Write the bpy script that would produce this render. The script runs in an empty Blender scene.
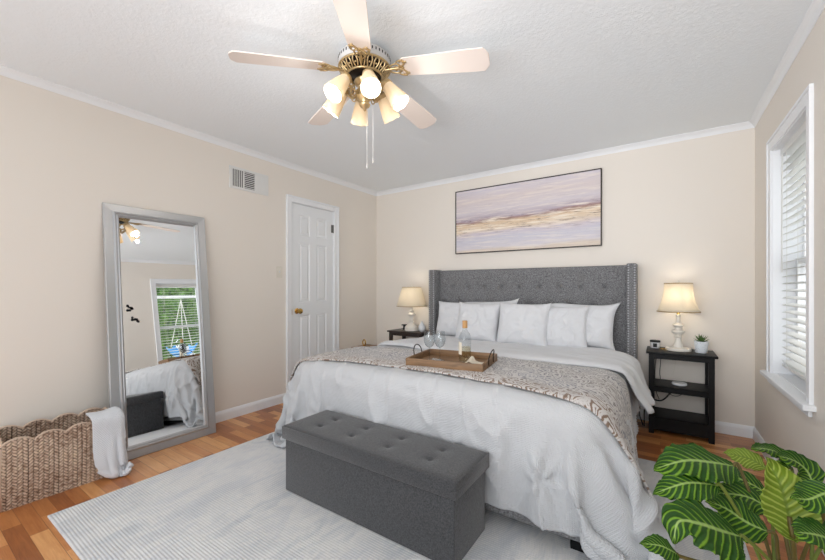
import bpy, bmesh, math, random
import numpy as np
from mathutils import Vector, Matrix, Quaternion
PI = math.pi
S = bpy.context.scene
COL = S.collection
rnd = random.Random(7)
RW, RYB, RH = 3.749, -4.75, 2.425          # room width, rear end, ceiling height

# ------------------------------------------------------------------ camera
cam_d = bpy.data.cameras.new('camera'); cam = bpy.data.objects.new('camera', cam_d); COL.objects.link(cam)
cam.location = (3.1568, -3.8007, 1.1504); cam.rotation_euler = (PI/2, 0, 0.5955)
cam_d.sensor_width = 36; cam_d.lens = 367.557/825*36; cam_d.shift_y = 8.28/825
cam_d.clip_start = 0.02; cam_d.clip_end = 200
S.camera = cam
# ------------------------------------------------------------------ world, large lights, exposure
w = bpy.data.worlds.new('daylight'); S.world = w; w.use_nodes = True
bg = w.node_tree.nodes['Background']; bg.inputs[0].default_value = (0.90, 0.95, 1.0, 1); bg.inputs[1].default_value = 1.45
def area(name, loc, rot, sx, sy, power, col=(1, 1, 1)):
    l = bpy.data.lights.new(name, 'AREA'); l.shape = 'RECTANGLE'; l.size = sx; l.size_y = sy; l.energy = power; l.color = col
    o = bpy.data.objects.new(name, l); COL.objects.link(o); o.location = loc; o.rotation_euler = rot
    return o
fb = area('rear_fill', (2.7, -4.65, 1.45), (math.radians(103), 0, math.radians(4)), 1.8, 1.4, 15, (.99, .99, 1)); fb.data.spread = math.radians(88)  # soft fill light added behind the camera to brighten the back half
sun_d = bpy.data.lights.new('sun', 'SUN'); sun_d.energy = 3.5; sun_d.angle = math.radians(3)
sun = bpy.data.objects.new('sun', sun_d); COL.objects.link(sun); sun.rotation_euler = Vector((-.62, .22, -.75)).to_track_quat('-Z', 'Y').to_euler()
VS = S.view_settings
S.display_settings.display_device = 'sRGB'
VS.view_transform = 'Standard'; VS.look = 'None'; VS.gamma = 1; VS.use_curve_mapping = False; VS.exposure = 0.22

# ------------------------------------------------------------------ node helpers
def srgb(r, g=None, b=None):
    if g is None: g = b = r
    f = lambda c: ((c/255+.055)/1.055)**2.4 if c/255 > .04045 else c/255/12.92
    return (f(r), f(g), f(b), 1)
class NT:
    def __init__(s, name):
        s.m = bpy.data.materials.new(name); s.m.use_nodes = True; s.t = s.m.node_tree
        s.b = s.t.nodes['Principled BSDF']; s.out = s.t.nodes['Material Output']
    def n(s, typ, **kw):
        nd = s.t.nodes.new(typ)
        for k, v in kw.items():
            if k.startswith('i_'):
                key = k[2:]; key = int(key) if key.isdigit() else key.replace('_', ' ')
                s.set(nd.inputs[key], v)
            else: setattr(nd, k, v)
        return nd
    def set(s, sock, v):
        if isinstance(v, bpy.types.NodeSocket): s.t.links.new(v, sock)
        else: sock.default_value = v
    def co(s, kind='Object', scale=(1, 1, 1), rot=(0, 0, 0), loc=(0, 0, 0)):
        tc = s.n('ShaderNodeTexCoord'); mp = s.n('ShaderNodeMapping')
        mp.inputs['Scale'].default_value = scale; mp.inputs['Rotation'].default_value = rot; mp.inputs['Location'].default_value = loc
        s.t.links.new(tc.outputs[kind], mp.inputs[0]); return mp.outputs[0]
    def noise(s, vec, scale, detail=3, rough=.5, dist=0):
        return s.n('ShaderNodeTexNoise', i_Vector=vec, i_Scale=scale, i_Detail=detail, i_Roughness=rough, i_Distortion=dist).outputs[0]
    def ramp(s, fac, stops, interp='LINEAR'):
        r = s.n('ShaderNodeValToRGB', i_0=fac); r.color_ramp.interpolation = interp
        e = r.color_ramp.elements
        while len(e) < len(stops): e.new(.5)
        for k, (p, c) in enumerate(stops):
            e[k].position = p; e[k].color = c if len(c) == 4 else (*c, 1)
        return r.outputs[0]
    def math(s, op, a, b=0.0, c=None):
        m = s.n('ShaderNodeMath', operation=op, i_0=a, i_1=b)
        if c is not None: s.set(m.inputs[2], c)
        return m.outputs[0]
    def mix(s, fac, a, b, mode='MIX'):
        m = s.n('ShaderNodeMix', data_type='RGBA', blend_type=mode)
        s.set(m.inputs[0], fac); s.set(m.inputs[6], a); s.set(m.inputs[7], b); return m.outputs[2]
    def bump(s, h, strength=.5, dist=.002):
        bp = s.n('ShaderNodeBump', i_Height=h, i_Strength=strength, i_Distance=dist)
        s.t.links.new(bp.outputs[0], s.b.inputs['Normal']); return bp
    def P(s, **kw):
        for k, v in kw.items():
            s.set(s.b.inputs[k.replace('_', ' ')], v)
        return s.m
def plain(name, col, rough=.5, metal=0, **kw):
    return NT(name).P(Base_Color=col, Roughness=rough, Metallic=metal, **kw)

# ------------------------------------------------------------------ materials
def wall_mat():
    n = NT('beige_paint'); v = n.co()
    n.bump(n.noise(v, 260, 2), .12, .001)
    return n.P(Base_Color=srgb(236, 229, 220), Roughness=.75)
def ceil_mat():
    n = NT('textured_ceiling_paint'); v = n.co()
    a = n.noise(v, 55, 4, .6); b = n.noise(v, 160, 2)
    h = n.math('ADD', n.ramp(a, [(.42, (0, 0, 0)), (.6, (1, 1, 1))]), n.math('MULTIPLY', b, .4))
    n.bump(h, .22, .003)
    return n.P(Base_Color=srgb(243, 248, 252), Roughness=.85)
def floor_mat():
    n = NT('oak_strip_floor'); v = n.co()
    def bricks(w_, h_, off, c1, c2, seedloc):
        vv = n.co(loc=seedloc)
        return n.n('ShaderNodeTexBrick', offset=off, i_Vector=vv, i_Color1=c1, i_Color2=c2, i_Mortar=(0, 0, 0, 1), i_Scale=1.0,
                   i_Mortar_Size=.0007, i_Mortar_Smooth=.1, i_Bias=0.0, i_Brick_Width=w_, i_Row_Height=h_)
    b1 = bricks(.43, .066, .37, (0, 0, 0, 1), (1, 1, 1, 1), (.13, .02, 0))
    g = n.noise(n.co(scale=(1.3, 26, 1)), 4.0, 6, .65, 1.2)
    g2 = n.noise(n.co(scale=(1, 7, 1)), 2.5, 3, .5, 2.5)
    lvl = n.math('ADD', n.math('MULTIPLY', b1.outputs[0], .62), n.math('ADD', n.math('MULTIPLY', g, .38), n.math('MULTIPLY', g2, .28)))
    c = n.ramp(lvl, [(.2, srgb(118, 62, 28)), (.45, srgb(164, 98, 50)), (.7, srgb(196, 130, 74)), (1.0, srgb(226, 170, 112))])
    c = n.mix(b1.outputs[1], c, srgb(95, 52, 28))
    n.bump(n.math('SUBTRACT', n.math('MULTIPLY', g, .1), b1.outputs[1]), .25, .0008)
    return n.P(Base_Color=c, Roughness=.33, Coat_Weight=.25, Coat_Roughness=.2)
def linen(name, dark, light, scale=1.0, rough=.9, sheen=.2):
    n = NT(name)
    a = n.noise(n.co(scale=(900*scale, 160*scale, 90*scale)), 1, 1); b = n.noise(n.co(scale=(90*scale, 160*scale, 900*scale)), 1, 1)
    d = n.noise(n.co(scale=(160*scale, 900*scale, 160*scale)), 1, 1)
    h = n.math('ADD', n.math('ADD', a, b), d)
    c = n.ramp(n.math('DIVIDE', h, 3.0), [(.38, dark), (.62, light)])
    n.bump(h, .5, .001)
    return n.P(Base_Color=c, Roughness=rough, Sheen_Weight=sheen)
def cloth_mat(name, col, kind='plain'):
    n = NT(name)
    if kind == 'seersucker':
        uv = n.co('UV'); sx = n.n('ShaderNodeSeparateXYZ', i_0=uv)
        fx = n.math('ABSOLUTE', n.math('SINE', n.math('MULTIPLY', sx.outputs[0], 2*PI*80)))
        fy = n.math('ABSOLUTE', n.math('SINE', n.math('ADD', n.math('MULTIPLY', sx.outputs[1], 2*PI*68), n.math('MULTIPLY', n.noise(uv, 30, 2), 5))))
        h = n.math('ADD', n.math('MULTIPLY', fx, fy), n.math('MULTIPLY', n.noise(uv, 14, 4, .6), 1.6))
        n.bump(h, .65, .0045)
    elif kind == 'waffle':
        uv = n.co('UV'); sx = n.n('ShaderNodeSeparateXYZ', i_0=uv)
        fx = n.math('SINE', n.math('MULTIPLY', sx.outputs[0], 2*PI*95)); fy = n.math('SINE', n.math('MULTIPLY', sx.outputs[1], 2*PI*95))
        n.bump(n.math('MULTIPLY', fx, fy), .6, .004)
    else:
        v = n.co(); n.bump(n.noise(v, 9, 4, .55), .25, .012)
    return n.P(Base_Color=col, Roughness=.9, Sheen_Weight=.15)
def throw_mat():
    n = NT('damask_throw'); uv = n.co('UV')
    sx = n.n('ShaderNodeSeparateXYZ', i_0=uv)
    wv = n.n('ShaderNodeVectorMath', operation='ADD', i_0=uv)
    nz = n.n('ShaderNodeTexNoise', i_Vector=uv, i_Scale=6.0, i_Detail=2.0)
    sc = n.n('ShaderNodeVectorMath', operation='SCALE', i_0=nz.outputs[1], i_Scale=.16); n.t.links.new(sc.outputs[0], wv.inputs[1])
    vo = n.n('ShaderNodeTexVoronoi', feature='DISTANCE_TO_EDGE', i_Vector=wv.outputs[0], i_Scale=18.0)
    rings = n.math('SINE', n.math('MULTIPLY', vo.outputs[0], 30.0))
    rings = n.math('ADD', rings, n.math('MULTIPLY', n.math('SUBTRACT', n.noise(uv, 70, 5, .8), .5), 6.5))
    f = n.ramp(n.math('MULTIPLY_ADD', rings, .4, .5), [(.3, (0, 0, 0)), (.66, (1, 1, 1))])
    base = n.ramp(n.noise(uv, 3.2, 3, .6), [(.35, srgb(128, 118, 110)), (.6, srgb(116, 119, 132))])
    # a browner woven border along the near edge of the throw
    bord = n.ramp(sx.outputs[1], [(.0, (1, 1, 1)), (.085, (1, 1, 1)), (.16, (0, 0, 0))])
    base = n.mix(bord, base, srgb(122, 100, 84))
    c = n.mix(f, base, srgb(200, 196, 193))
    n.bump(n.math('ADD', rings, n.noise(uv, 160, 2)), .25, .002)
    return n.P(Base_Color=c, Roughness=.95, Sheen_Weight=.2)
def rug_mat():
    n = NT('pale_ribbed_rug'); v = n.co()
    a = n.noise(n.co(scale=(1, .55, 1), rot=(0, 0, .6)), 1.5, 4, .6, 1.2)
    br = n.noise(n.co(scale=(3, 1, 1), rot=(0, 0, -.5)), 3.5, 5, .7, 1.5)
    sx = n.n('ShaderNodeSeparateXYZ', i_0=v)
    rib = n.math('SINE', n.math('ADD', n.math('MULTIPLY', sx.outputs[1], 2*PI*78), n.math('MULTIPLY', n.noise(v, 8, 2), 1.5)))
    ribm = n.math('MULTIPLY', n.math('MULTIPLY_ADD', rib, .5, .5), n.ramp(n.noise(v, 1.7, 3, .6, 1.0), [(.42, (0, 0, 0)), (.6, (1, 1, 1))]))
    c = n.ramp(n.math('ADD', n.math('MULTIPLY', a, .6), n.math('MULTIPLY', br, .4)), [(.40, srgb(196, 199, 204)), (.47, srgb(210, 212, 215)), (.53, srgb(226, 225, 224)), (.6, srgb(214, 215, 218))])
    c = n.mix(n.math('MULTIPLY', ribm, .5), c, srgb(170, 176, 186))
    n.bump(n.math('ADD', n.math('MULTIPLY', rib, .5), n.noise(v, 220, 2)), .6, .003)
    return n.P(Base_Color=c, Roughness=1, Sheen_Weight=.1)
def art_mat():
    n = NT('abstract_seascape_canvas'); uv = n.co('UV'); sx = n.n('ShaderNodeSeparateXYZ', i_0=uv)
    warp = n.noise(n.co('UV', scale=(2.2, 5, 1)), 1.2, 5, .6)
    vv = n.math('ADD', sx.outputs[1], n.math('MULTIPLY', n.math('SUBTRACT', warp, .5), .16))
    vv = n.math('SUBTRACT', vv, n.math('MULTIPLY', sx.outputs[0], .055))
    base = n.ramp(vv, [(0, srgb(218, 204, 190)), (.04, srgb(214, 208, 214)), (.18, srgb(204, 202, 214)), (.27, srgb(208, 198, 208)), (.33, srgb(226, 208, 186)),
                       (.43, srgb(222, 196, 164)), (.475, srgb(166, 134, 130)), (.51, srgb(186, 172, 184)), (.62, srgb(212, 204, 210)), (.8, srgb(218, 206, 206)), (1, srgb(214, 208, 220))])
    st = n.noise(n.co('UV', scale=(5, 24, 1)), 1.8, 8, .75, .8)
    band = n.ramp(vv, [(.22, (0, 0, 0)), (.34, (1, 1, 1)), (.48, (1, 1, 1)), (.56, (0, 0, 0))])
    dk = n.math('MULTIPLY', n.ramp(st, [(.52, (0, 0, 0)), (.62, (1, 1, 1))]), n.math('MULTIPLY_ADD', band, .72, .10))
    c = n.mix(n.math('MULTIPLY', dk, 1.0), base, srgb(104, 72, 64))
    lt = n.noise(n.co('UV', scale=(2.4, 15, 1), loc=(3, 1, 0)), 2, 6, .65)
    c = n.mix(n.math('MULTIPLY', n.ramp(lt, [(.48, (0, 0, 0)), (.62, (1, 1, 1))]), n.math('MULTIPLY_ADD', band, .5, .35)), c, srgb(250, 240, 226))
    sp = n.noise(n.co('UV', scale=(8, 16, 1), loc=(5, 2, 0)), 3.5, 6, .75)
    low = n.ramp(vv, [(.0, (1, 1, 1)), (.2, (1, 1, 1)), (.26, (0, 0, 0))])
    c = n.mix(n.math('MULTIPLY', n.ramp(sp, [(.64, (0, 0, 0)), (.7, (1, 1, 1))]), low), c, srgb(96, 90, 112))
    return n.P(Base_Color=c, Roughness=.6)
def leaf_mat(name, d0, d1, l0, under):
    n = NT(name); uv = n.co('UV'); sx = n.n('ShaderNodeSeparateXYZ', i_0=uv)
    av = n.math('ABSOLUTE', sx.outputs[1])
    ph = n.math('SUBTRACT', n.math('MULTIPLY', sx.outputs[0], 11.0), n.math('MULTIPLY', av, 2.4))
    ph = n.math('ADD', ph, n.math('MULTIPLY', n.noise(uv, 3, 2), .35))
    s = n.math('SINE', n.math('MULTIPLY', ph, 2*PI))
    f = n.ramp(n.math('MULTIPLY_ADD', s, .5, .5), [(.58, (0, 0, 0)), (1.0, (1, 1, 1))])
    dark = n.mix(n.noise(uv, 5, 2), d0, d1)
    c = n.mix(f, dark, l0)
    mid = n.ramp(av, [(.035, (1, 1, 1)), (.09, (0, 0, 0))])
    c = n.mix(n.math('MULTIPLY', mid, .85), c, under)
    n.bump(s, .35, .003)
    n.P(Base_Color=c, Roughness=.48)
    tr = n.n('ShaderNodeBsdfTranslucent', i_Color=c); mx = n.n('ShaderNodeMixShader', i_0=.22, i_1=n.b.outputs[0], i_2=tr.outputs[0])
    n.t.links.new(mx.outputs[0], n.out.inputs[0]); return n.m
def glass_mat(name, col=(1, 1, 1, 1), rough=0.0, ior=1.45, thin=False):
    n = NT(name)
    if thin:
        lw = n.n('ShaderNodeLayerWeight', i_Blend=.5); fc = n.math('MULTIPLY_ADD', n.math('POWER', lw.outputs['Facing'], 3.0), .55, .05); t = n.n('ShaderNodeBsdfTransparent', i_Color=col); g = n.n('ShaderNodeBsdfGlossy', i_Roughness=.02)
        mx = n.n('ShaderNodeMixShader', i_0=fc, i_1=t.outputs[0], i_2=g.outputs[0]); n.t.links.new(mx.outputs[0], n.out.inputs[0]); return n.m
    return n.P(Base_Color=col, Roughness=rough, IOR=ior, Transmission_Weight=1)
def shade_mat(name, col, trans=.5):
    n = NT(name); d = n.n('ShaderNodeBsdfDiffuse', i_Color=col); t = n.n('ShaderNodeBsdfTranslucent', i_Color=col)
    mx = n.n('ShaderNodeMixShader', i_0=trans, i_1=d.outputs[0], i_2=t.outputs[0]); n.t.links.new(mx.outputs[0], n.out.inputs[0]); return n.m
def emit_mat(name, col, s):
    return NT(name).P(Base_Color=(1, 1, 1, 1), Emission_Color=col, Emission_Strength=s)
def wood_mat(name, c1, c2, axis=0, sc=1.0, rough=.55):
    n = NT(name); s_ = [18*sc, 18*sc, 18*sc]; s_[axis] = 2*sc
    g = n.noise(n.co(scale=s_), 2.2, 5, .65, .8)
    n.bump(g, .3, .001)
    return n.P(Base_Color=n.ramp(g, [(.3, c1), (.7, c2)]), Roughness=rough)
def wicker_mat():
    n = NT('braided_seagrass'); uv = n.co('UV')
    a = n.noise(n.co('UV', scale=(40, 70, 1)), 1, 3, .7); b = n.noise(uv, 4, 3)
    c = n.ramp(n.math('ADD', n.math('MULTIPLY', a, .65), n.math('MULTIPLY', b, .35)),
               [(.32, srgb(116, 88, 72)), (.44, srgb(176, 146, 124)), (.53, srgb(218, 196, 176)), (.68, srgb(232, 206, 170))])
    at = n.n('ShaderNodeAttribute', attribute_name='groove').outputs['Fac']   # shade painted into the gaps between the braids
    c = n.mix(n.math('MINIMUM', n.math('MULTIPLY', at, 1.5), 1.0), c, srgb(66, 46, 36))
    return n.P(Base_Color=c, Roughness=.85)
def foliage_mat(name, c1, c2):
    n = NT(name); return n.P(Base_Color=n.ramp(n.noise(n.co(), 9, 3), [(.35, c1), (.65, c2)]), Roughness=.8)

M = dict(
    wall=wall_mat(), ceiling=ceil_mat(), floor=floor_mat(), rug=rug_mat(), art=art_mat(), wicker=wicker_mat(),
    trim=plain('white_trim_paint', srgb(242, 244, 247), .4),
    door=plain('white_door_paint', srgb(240, 243, 246), .4),
    white=plain('white_plastic', srgb(228, 228, 226), .35),
    hb=linen('grey_linen_upholstery', srgb(62, 62, 64), srgb(154, 154, 156), .75),
    bench=linen('charcoal_linen', srgb(36, 37, 39), srgb(80, 81, 84), 1.0, sheen=.3),
    comforter=cloth_mat('white_seersucker', srgb(206, 208, 211), 'seersucker'),
    sheet=cloth_mat('white_cotton', srgb(214, 215, 218)),
    pillow=cloth_mat('white_pillow_cotton', srgb(222, 223, 226)),
    towel=cloth_mat('white_waffle_towel', srgb(232, 235, 240), 'waffle'),
    throw=throw_mat(),
    black=plain('black_lacquer', srgb(5, 6, 9), .45, Specular_IOR_Level=.25), blackmat=plain('matte_black', srgb(26, 26, 27), .6),
    espresso=plain('dark_espresso_wood', srgb(44, 34, 30), .4),
    brass=plain('polished_brass', srgb(206, 168, 96), .25, 1), abrass=NT('antique_brass_whitewash').P(Base_Color=srgb(198, 174, 132), Roughness=.3, Metallic=.8),
    nickel=plain('nail_steel', srgb(190, 192, 196), .3, 1), hinge=plain('aged_steel', srgb(120, 118, 116), .4, .8), dmetal=plain('dark_bronze_metal', srgb(52, 46, 42), .4, .8),
    ceramic=plain('distressed_white_wood', srgb(232, 227, 218), .55), porcelain=plain('white_porcelain', srgb(226, 228, 230), .25),
    mirror=plain('mirror_silvering', (.93, .94, .94, 1), .0, 1),
    silver=NT('brushed_silver_frame').P(Base_Color=srgb(190, 191, 193), Roughness=.36, Metallic=.75),
    fanwhite=plain('white_fan_enamel', srgb(200, 198, 196), .4), blade=plain('whitewashed_blade', srgb(238, 226, 218), .45),
    tulip=shade_mat('frosted_tulip_glass', srgb(236, 222, 196), .16), lampshade=shade_mat('cream_fabric_shade', srgb(244, 238, 226), .6),
    lampshadel=shade_mat('ivory_fabric_shade', srgb(240, 234, 222), .6),
    bulb_lamp=emit_mat('lit_lamp_bulb', (1, .88, .70, 1), 22), bulb=emit_mat('lit_bulb', (1, .92, .78, 1), 6), goldtrim=plain('gold_braid', srgb(170, 138, 84), .7),
    traywood=wood_mat('brown_tray_wood', srgb(104, 78, 54), srgb(150, 116, 82), 0), stoolwood=wood_mat('stool_wood', srgb(120, 88, 60), srgb(160, 122, 88), 0),
    glass=glass_mat('clear_glass'), pane=glass_mat('window_glass', thin=True), wineglass=glass_mat('stemware_glass', (.92, .94, .95, 1), thin=True, ior=1.6),
    wine=glass_mat('pale_wine', (.97, .92, .78, 1), thin=True), cork=plain('cork_stopper', srgb(190, 148, 100), .9), paper=plain('cream_paper', srgb(226, 216, 198), .8),
    leaf=leaf_mat('striped_calathea_leaf', srgb(20, 64, 4), srgb(40, 92, 8), srgb(126, 172, 44), srgb(176, 206, 120)),
    leafl=leaf_mat('bright_young_leaf', srgb(116, 142, 34), srgb(130, 156, 46), srgb(180, 198, 92), srgb(112, 138, 48)),
    stem=plain('green_stem', srgb(110, 124, 48), .5), stemb=plain('brown_green_stem', srgb(96, 84, 36), .5),
    terracotta=plain('grey_clay_pot', srgb(120, 116, 110), .7), soil=plain('potting_soil', srgb(50, 36, 26), 1),
    succ=foliage_mat('succulent_green', srgb(52, 84, 40), srgb(108, 138, 70)), speckle=None,
    lawn=foliage_mat('lawn_grass', srgb(70, 110, 40), srgb(110, 150, 60)), tree=foliage_mat('tree_leaves', srgb(50, 96, 34), srgb(120, 166, 70)),
    bark=plain('tree_bark', srgb(90, 74, 58), .9), blue=plain('blue_fabric', srgb(60, 150, 220), .7), rope=plain('white_rope', srgb(225, 225, 220), .8),
    ventdark=plain('vent_dark', srgb(40, 40, 42), .8), cream=plain('ivory_switch', srgb(230, 224, 212), .4), bounce_grey=plain('pale_bounce_grey', srgb(210, 208, 200), .8),
    decal=plain('dark_decal', srgb(48, 48, 56), .6), decal2=plain('grey_decal', srgb(120, 124, 140), .6),
)
_n = NT('speckled_white_pot'); _s = _n.noise(_n.co(), 120, 2)
M['speckle'] = _n.P(Base_Color=_n.ramp(_s, [(.62, srgb(222, 228, 234)), (.68, srgb(170, 180, 190))]), Roughness=.5)
_n = NT('white_slat_vinyl'); _d = _n.n('ShaderNodeBsdfTranslucent', i_Color=srgb(232, 232, 230)); _n.P(Base_Color=srgb(234, 234, 233), Roughness=.45)
_mx = _n.n('ShaderNodeMixShader', i_0=.45, i_1=_n.b.outputs[0], i_2=_d.outputs[0]); _n.t.links.new(_mx.outputs[0], _n.out.inputs[0]); M['slat'] = _n.m

# ------------------------------------------------------------------ object helpers
def link(name, me, mat, parent=None, smooth=False, loc=None):
    o = bpy.data.objects.new(name, me); COL.objects.link(o)
    if mat is not None and not me.materials: me.materials.append(mat)
    if parent is not None: o.parent = parent
    if loc is not None: o.location = loc
    if smooth:
        for p in me.polygons: p.use_smooth = True
    return o
def obj(name, bm, mat, parent=None, smooth=False, loc=None, angle=None):
    me = bpy.data.meshes.new(name)
    bmesh.ops.recalc_face_normals(bm, faces=bm.faces[:])
    bm.to_mesh(me); bm.free()
    o = link(name, me, mat, parent, smooth or angle is not None, loc)
    if angle is not None:
        me.set_sharp_from_angle(angle=math.radians(angle))
    return o
def thing(name, label, cat, loc=(0, 0, 0), rz=0, group=None):
    o = bpy.data.objects.new(name, None); COL.objects.link(o); o.location = loc; o.rotation_euler = (0, 0, rz); o.empty_display_size = .1
    o['label'] = label; o['category'] = cat
    if group: o['group'] = group
    return o
def tag(o, label, cat, group=None, kind=None):
    o['label'] = label; o['category'] = cat
    if group: o['group'] = group
    if kind: o['kind'] = kind
    return o
def struct(o, label=None):
    o['kind'] = 'structure'
    if label: o['label'] = label
    return o
def BM(): return bmesh.new()
def box(bm, x0, x1, y0, y1, z0, z1, bev=0, seg=2):
    vs = [bm.verts.new((x, y, z)) for x in (x0, x1) for y in (y0, y1) for z in (z0, z1)]
    f = [(0, 1, 3, 2), (4, 6, 7, 5), (0, 4, 5, 1), (2, 3, 7, 6), (0, 2, 6, 4), (1, 5, 7, 3)]
    fs = [bm.faces.new([vs[i] for i in q]) for q in f]
    if bev:
        es = list({e for q in fs for e in q.edges})
        bmesh.ops.bevel(bm, geom=es, offset=bev, segments=seg, profile=.5, affect='EDGES', clamp_overlap=True)
    return vs
def lathe(bm, prof, seg=32, c=(0, 0, 0), squash=1.0, mtx=None):
    rings = []
    for r, z in prof:
        if r < 1e-6: rings.append([bm.verts.new((c[0], c[1], c[2]+z))])
        else: rings.append([bm.verts.new((c[0]+r*math.cos(2*PI*k/seg), c[1]+r*math.sin(2*PI*k/seg)*squash, c[2]+z)) for k in range(seg)])
    for a, b in zip(rings, rings[1:]):
        for k in range(seg):
            k2 = (k+1) % seg
            if len(a) == 1 and len(b) == 1: continue
            if len(a) == 1: bm.faces.new((a[0], b[k], b[k2]))
            elif len(b) == 1: bm.faces.new((a[k], a[k2], b[0]))
            else: bm.faces.new((a[k], a[k2], b[k2], b[k]))
    if mtx is not None: bmesh.ops.transform(bm, matrix=mtx, verts=[v for r in rings for v in r])
def smooth_path(pts, n=8):
    P = [Vector(p) for p in pts]; out = []
    Q = [P[0]*2-P[1]]+P+[P[-1]*2-P[-2]]
    for i in range(len(P)-1):
        p0, p1, p2, p3 = Q[i:i+4]
        for k in range(n):
            t = k/n; out.append(.5*((2*p1)+(p2-p0)*t+(2*p0-5*p1+4*p2-p3)*t*t+(3*p1-p0-3*p2+p3)*t**3))
    out.append(P[-1]); return out
def tube(bm, pts, r, seg=8, closed=False, cap=True):
    P = [Vector(p) for p in pts]; n = len(P); rings = []
    rr = r if isinstance(r, (list, tuple)) else [r]*n
    up = None
    for i in range(n):
        if closed: t = (P[(i+1) % n]-P[i-1])
        else: t = (P[min(i+1, n-1)]-P[max(i-1, 0)])
        t.normalize()
        if up is None:
            up = Vector((0, 0, 1)) if abs(t.z) < .9 else Vector((1, 0, 0))
        a = (up-t*up.dot(t))
        if a.length < 1e-5: a = t.orthogonal()
        a.normalize(); b = t.cross(a); up = a
        rings.append([bm.verts.new(P[i]+(a*math.cos(2*PI*k/seg)+b*math.sin(2*PI*k/seg))*rr[i]) for k in range(seg)])
    m = n if closed else n-1
    for i in range(m):
        A, B = rings[i], rings[(i+1) % n]
        for k in range(seg): bm.faces.new((A[k], A[(k+1) % seg], B[(k+1) % seg], B[k]))
    if cap and not closed:
        bm.faces.new(rings[0][::-1]); bm.faces.new(rings[-1])
def prism(bm, poly, axis, a0, a1):
    """extrude a 2D polygon along an axis; poly gives the other two coordinates in xyz order"""
    def p(q, a):
        q = list(q); q.insert(axis, a); return q
    A = [bm.verts.new(p(q, a0)) for q in poly]; B = [bm.verts.new(p(q, a1)) for q in poly]; n = len(poly)
    bm.faces.new(A); bm.faces.new(B[::-1])
    for k in range(n): bm.faces.new((A[k], B[k], B[(k+1) % n], A[(k+1) % n]))
def grid_obj(name, P, mat, parent=None, uv=None, closed_u=False, smooth=True, attr=None):
    """P: (n,m,3) array"""
    n, m = P.shape[:2]; idx = np.arange(n*m).reshape(n, m)
    if closed_u: idx = np.vstack([idx, idx[:1]])
    F = np.stack([idx[:-1, :-1], idx[1:, :-1], idx[1:, 1:], idx[:-1, 1:]], -1).reshape(-1, 4)
    me = bpy.data.meshes.new(name); me.from_pydata(P.reshape(-1, 3).tolist(), [], F.tolist()); me.update()
    if uv is not None:
        l = me.uv_layers.new(name='UVMap'); lv = np.empty(len(me.loops), dtype=np.int32); me.loops.foreach_get('vertex_index', lv)
        l.data.foreach_set('uv', uv.reshape(-1, 2)[lv].ravel().astype(np.float32))
    if attr is not None:
        a = me.attributes.new('groove', 'FLOAT', 'POINT'); a.data.foreach_set('value', attr.ravel().astype(np.float32))
    return link(name, me, mat, parent, smooth)
def copy_tree(o, parent=None):
    c = o.copy(); COL.objects.link(c)
    if parent is not None: c.parent = parent
    for ch in list(o.children): copy_tree(ch, c)
    return c
def solidify(o, t, off=0, sub=0):
    md = o.modifiers.new('thickness', 'SOLIDIFY'); md.thickness = t; md.offset = off
    if sub:
        s = o.modifiers.new('smooth', 'SUBSURF'); s.levels = sub; s.render_levels = sub
vnoise_cache = {}
def vnoise(x, y, seed=0, oct=3):
    """smooth value noise on numpy arrays, about -1..1"""
    out = 0; amp = 1; tot = 0
    for o in range(oct):
        key = (seed, o)
        if key not in vnoise_cache: vnoise_cache[key] = np.random.RandomState(seed*31+o).rand(64, 64)*2-1
        T = vnoise_cache[key]; xi = np.floor(x).astype(int); yi = np.floor(y).astype(int); fx = x-xi; fy = y-yi
        fx = fx*fx*(3-2*fx); fy = fy*fy*(3-2*fy)
        a = T[xi % 64, yi % 64]; b = T[(xi+1) % 64, yi % 64]; c = T[xi % 64, (yi+1) % 64]; d = T[(xi+1) % 64, (yi+1) % 64]
        out = out+amp*((a*(1-fx)+b*fx)*(1-fy)+(c*(1-fx)+d*fx)*fy); tot += amp; amp *= .5; x = x*2.03+5.1; y = y*2.03+9.7
    return out/tot

# ------------------------------------------------------------------ room shell
WY0, WY1, WZ0, WZ1 = -1.250, -.535, .60, 2.040     # window opening
DY0, DY1, DZ = -1.371, -.779, 2.04                # door opening
def quadbox(name, boxes, mat, lab=None):
    bm = BM()
    for b in boxes: box(bm, *b)
    return struct(obj(name, bm, mat), lab)
quadbox('floor', [(-.1, RW+.1, RYB, .1, -.1, 0)], M['floor'])
quadbox('ceiling', [(-.1, RW+.1, RYB, .1, RH, RH+.1)], M['ceiling'])
quadbox('wall_back', [(-.1, RW+.1, 0, .1, 0, RH)], M['wall'])
quadbox('wall_left', [(-.1, 0, RYB, DY0, 0, RH), (-.1, 0, DY1, 0, 0, RH), (-.1, 0, DY0, DY1, DZ, RH)], M['wall'])
quadbox('wall_right', [(RW, RW+.17, RYB, WY0, 0, RH), (RW, RW+.17, WY1, 0, 0, RH), (RW, RW+.17, WY0, WY1, 0, WZ0), (RW, RW+.17, WY0, WY1, WZ1, RH)], M['wall'])
def crown(name, pts):
    bm = BM(); prof = [(0, 0), (.004, 0), (.008, .010), (.016, .024), (.030, .036), (.038, .040), (.038, .045), (0, .045)]
    z0 = RH-.045
    if name.endswith('left'): prism(bm, [(a, z0+b) for a, b in prof], 1, RYB, 0)
    elif name.endswith('right'): prism(bm, [(RW-a, z0+b) for a, b in prof], 1, RYB, 0)
    else: prism(bm, [(-a, z0+b) for a, b in prof], 0, 0, RW)
    return struct(obj(name, bm, M['trim']))
crown('trim_left', None); crown('trim_right', None); crown('trim_back', None)
def baseboard(name, axis, a0, a1, side):
    bm = BM(); prof = [(0, 0), (.014, 0), (.014, .065), (.010, .078), (.005, .088), (0, .09)]
    if axis == 1: prism(bm, [((x if side > 0 else RW-x), z) for x, z in prof], 1, a0, a1)
    else: prism(bm, [(-x, z) for x, z in prof], 0, a0, a1)
    return struct(obj(name, bm, M['trim']))
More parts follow.
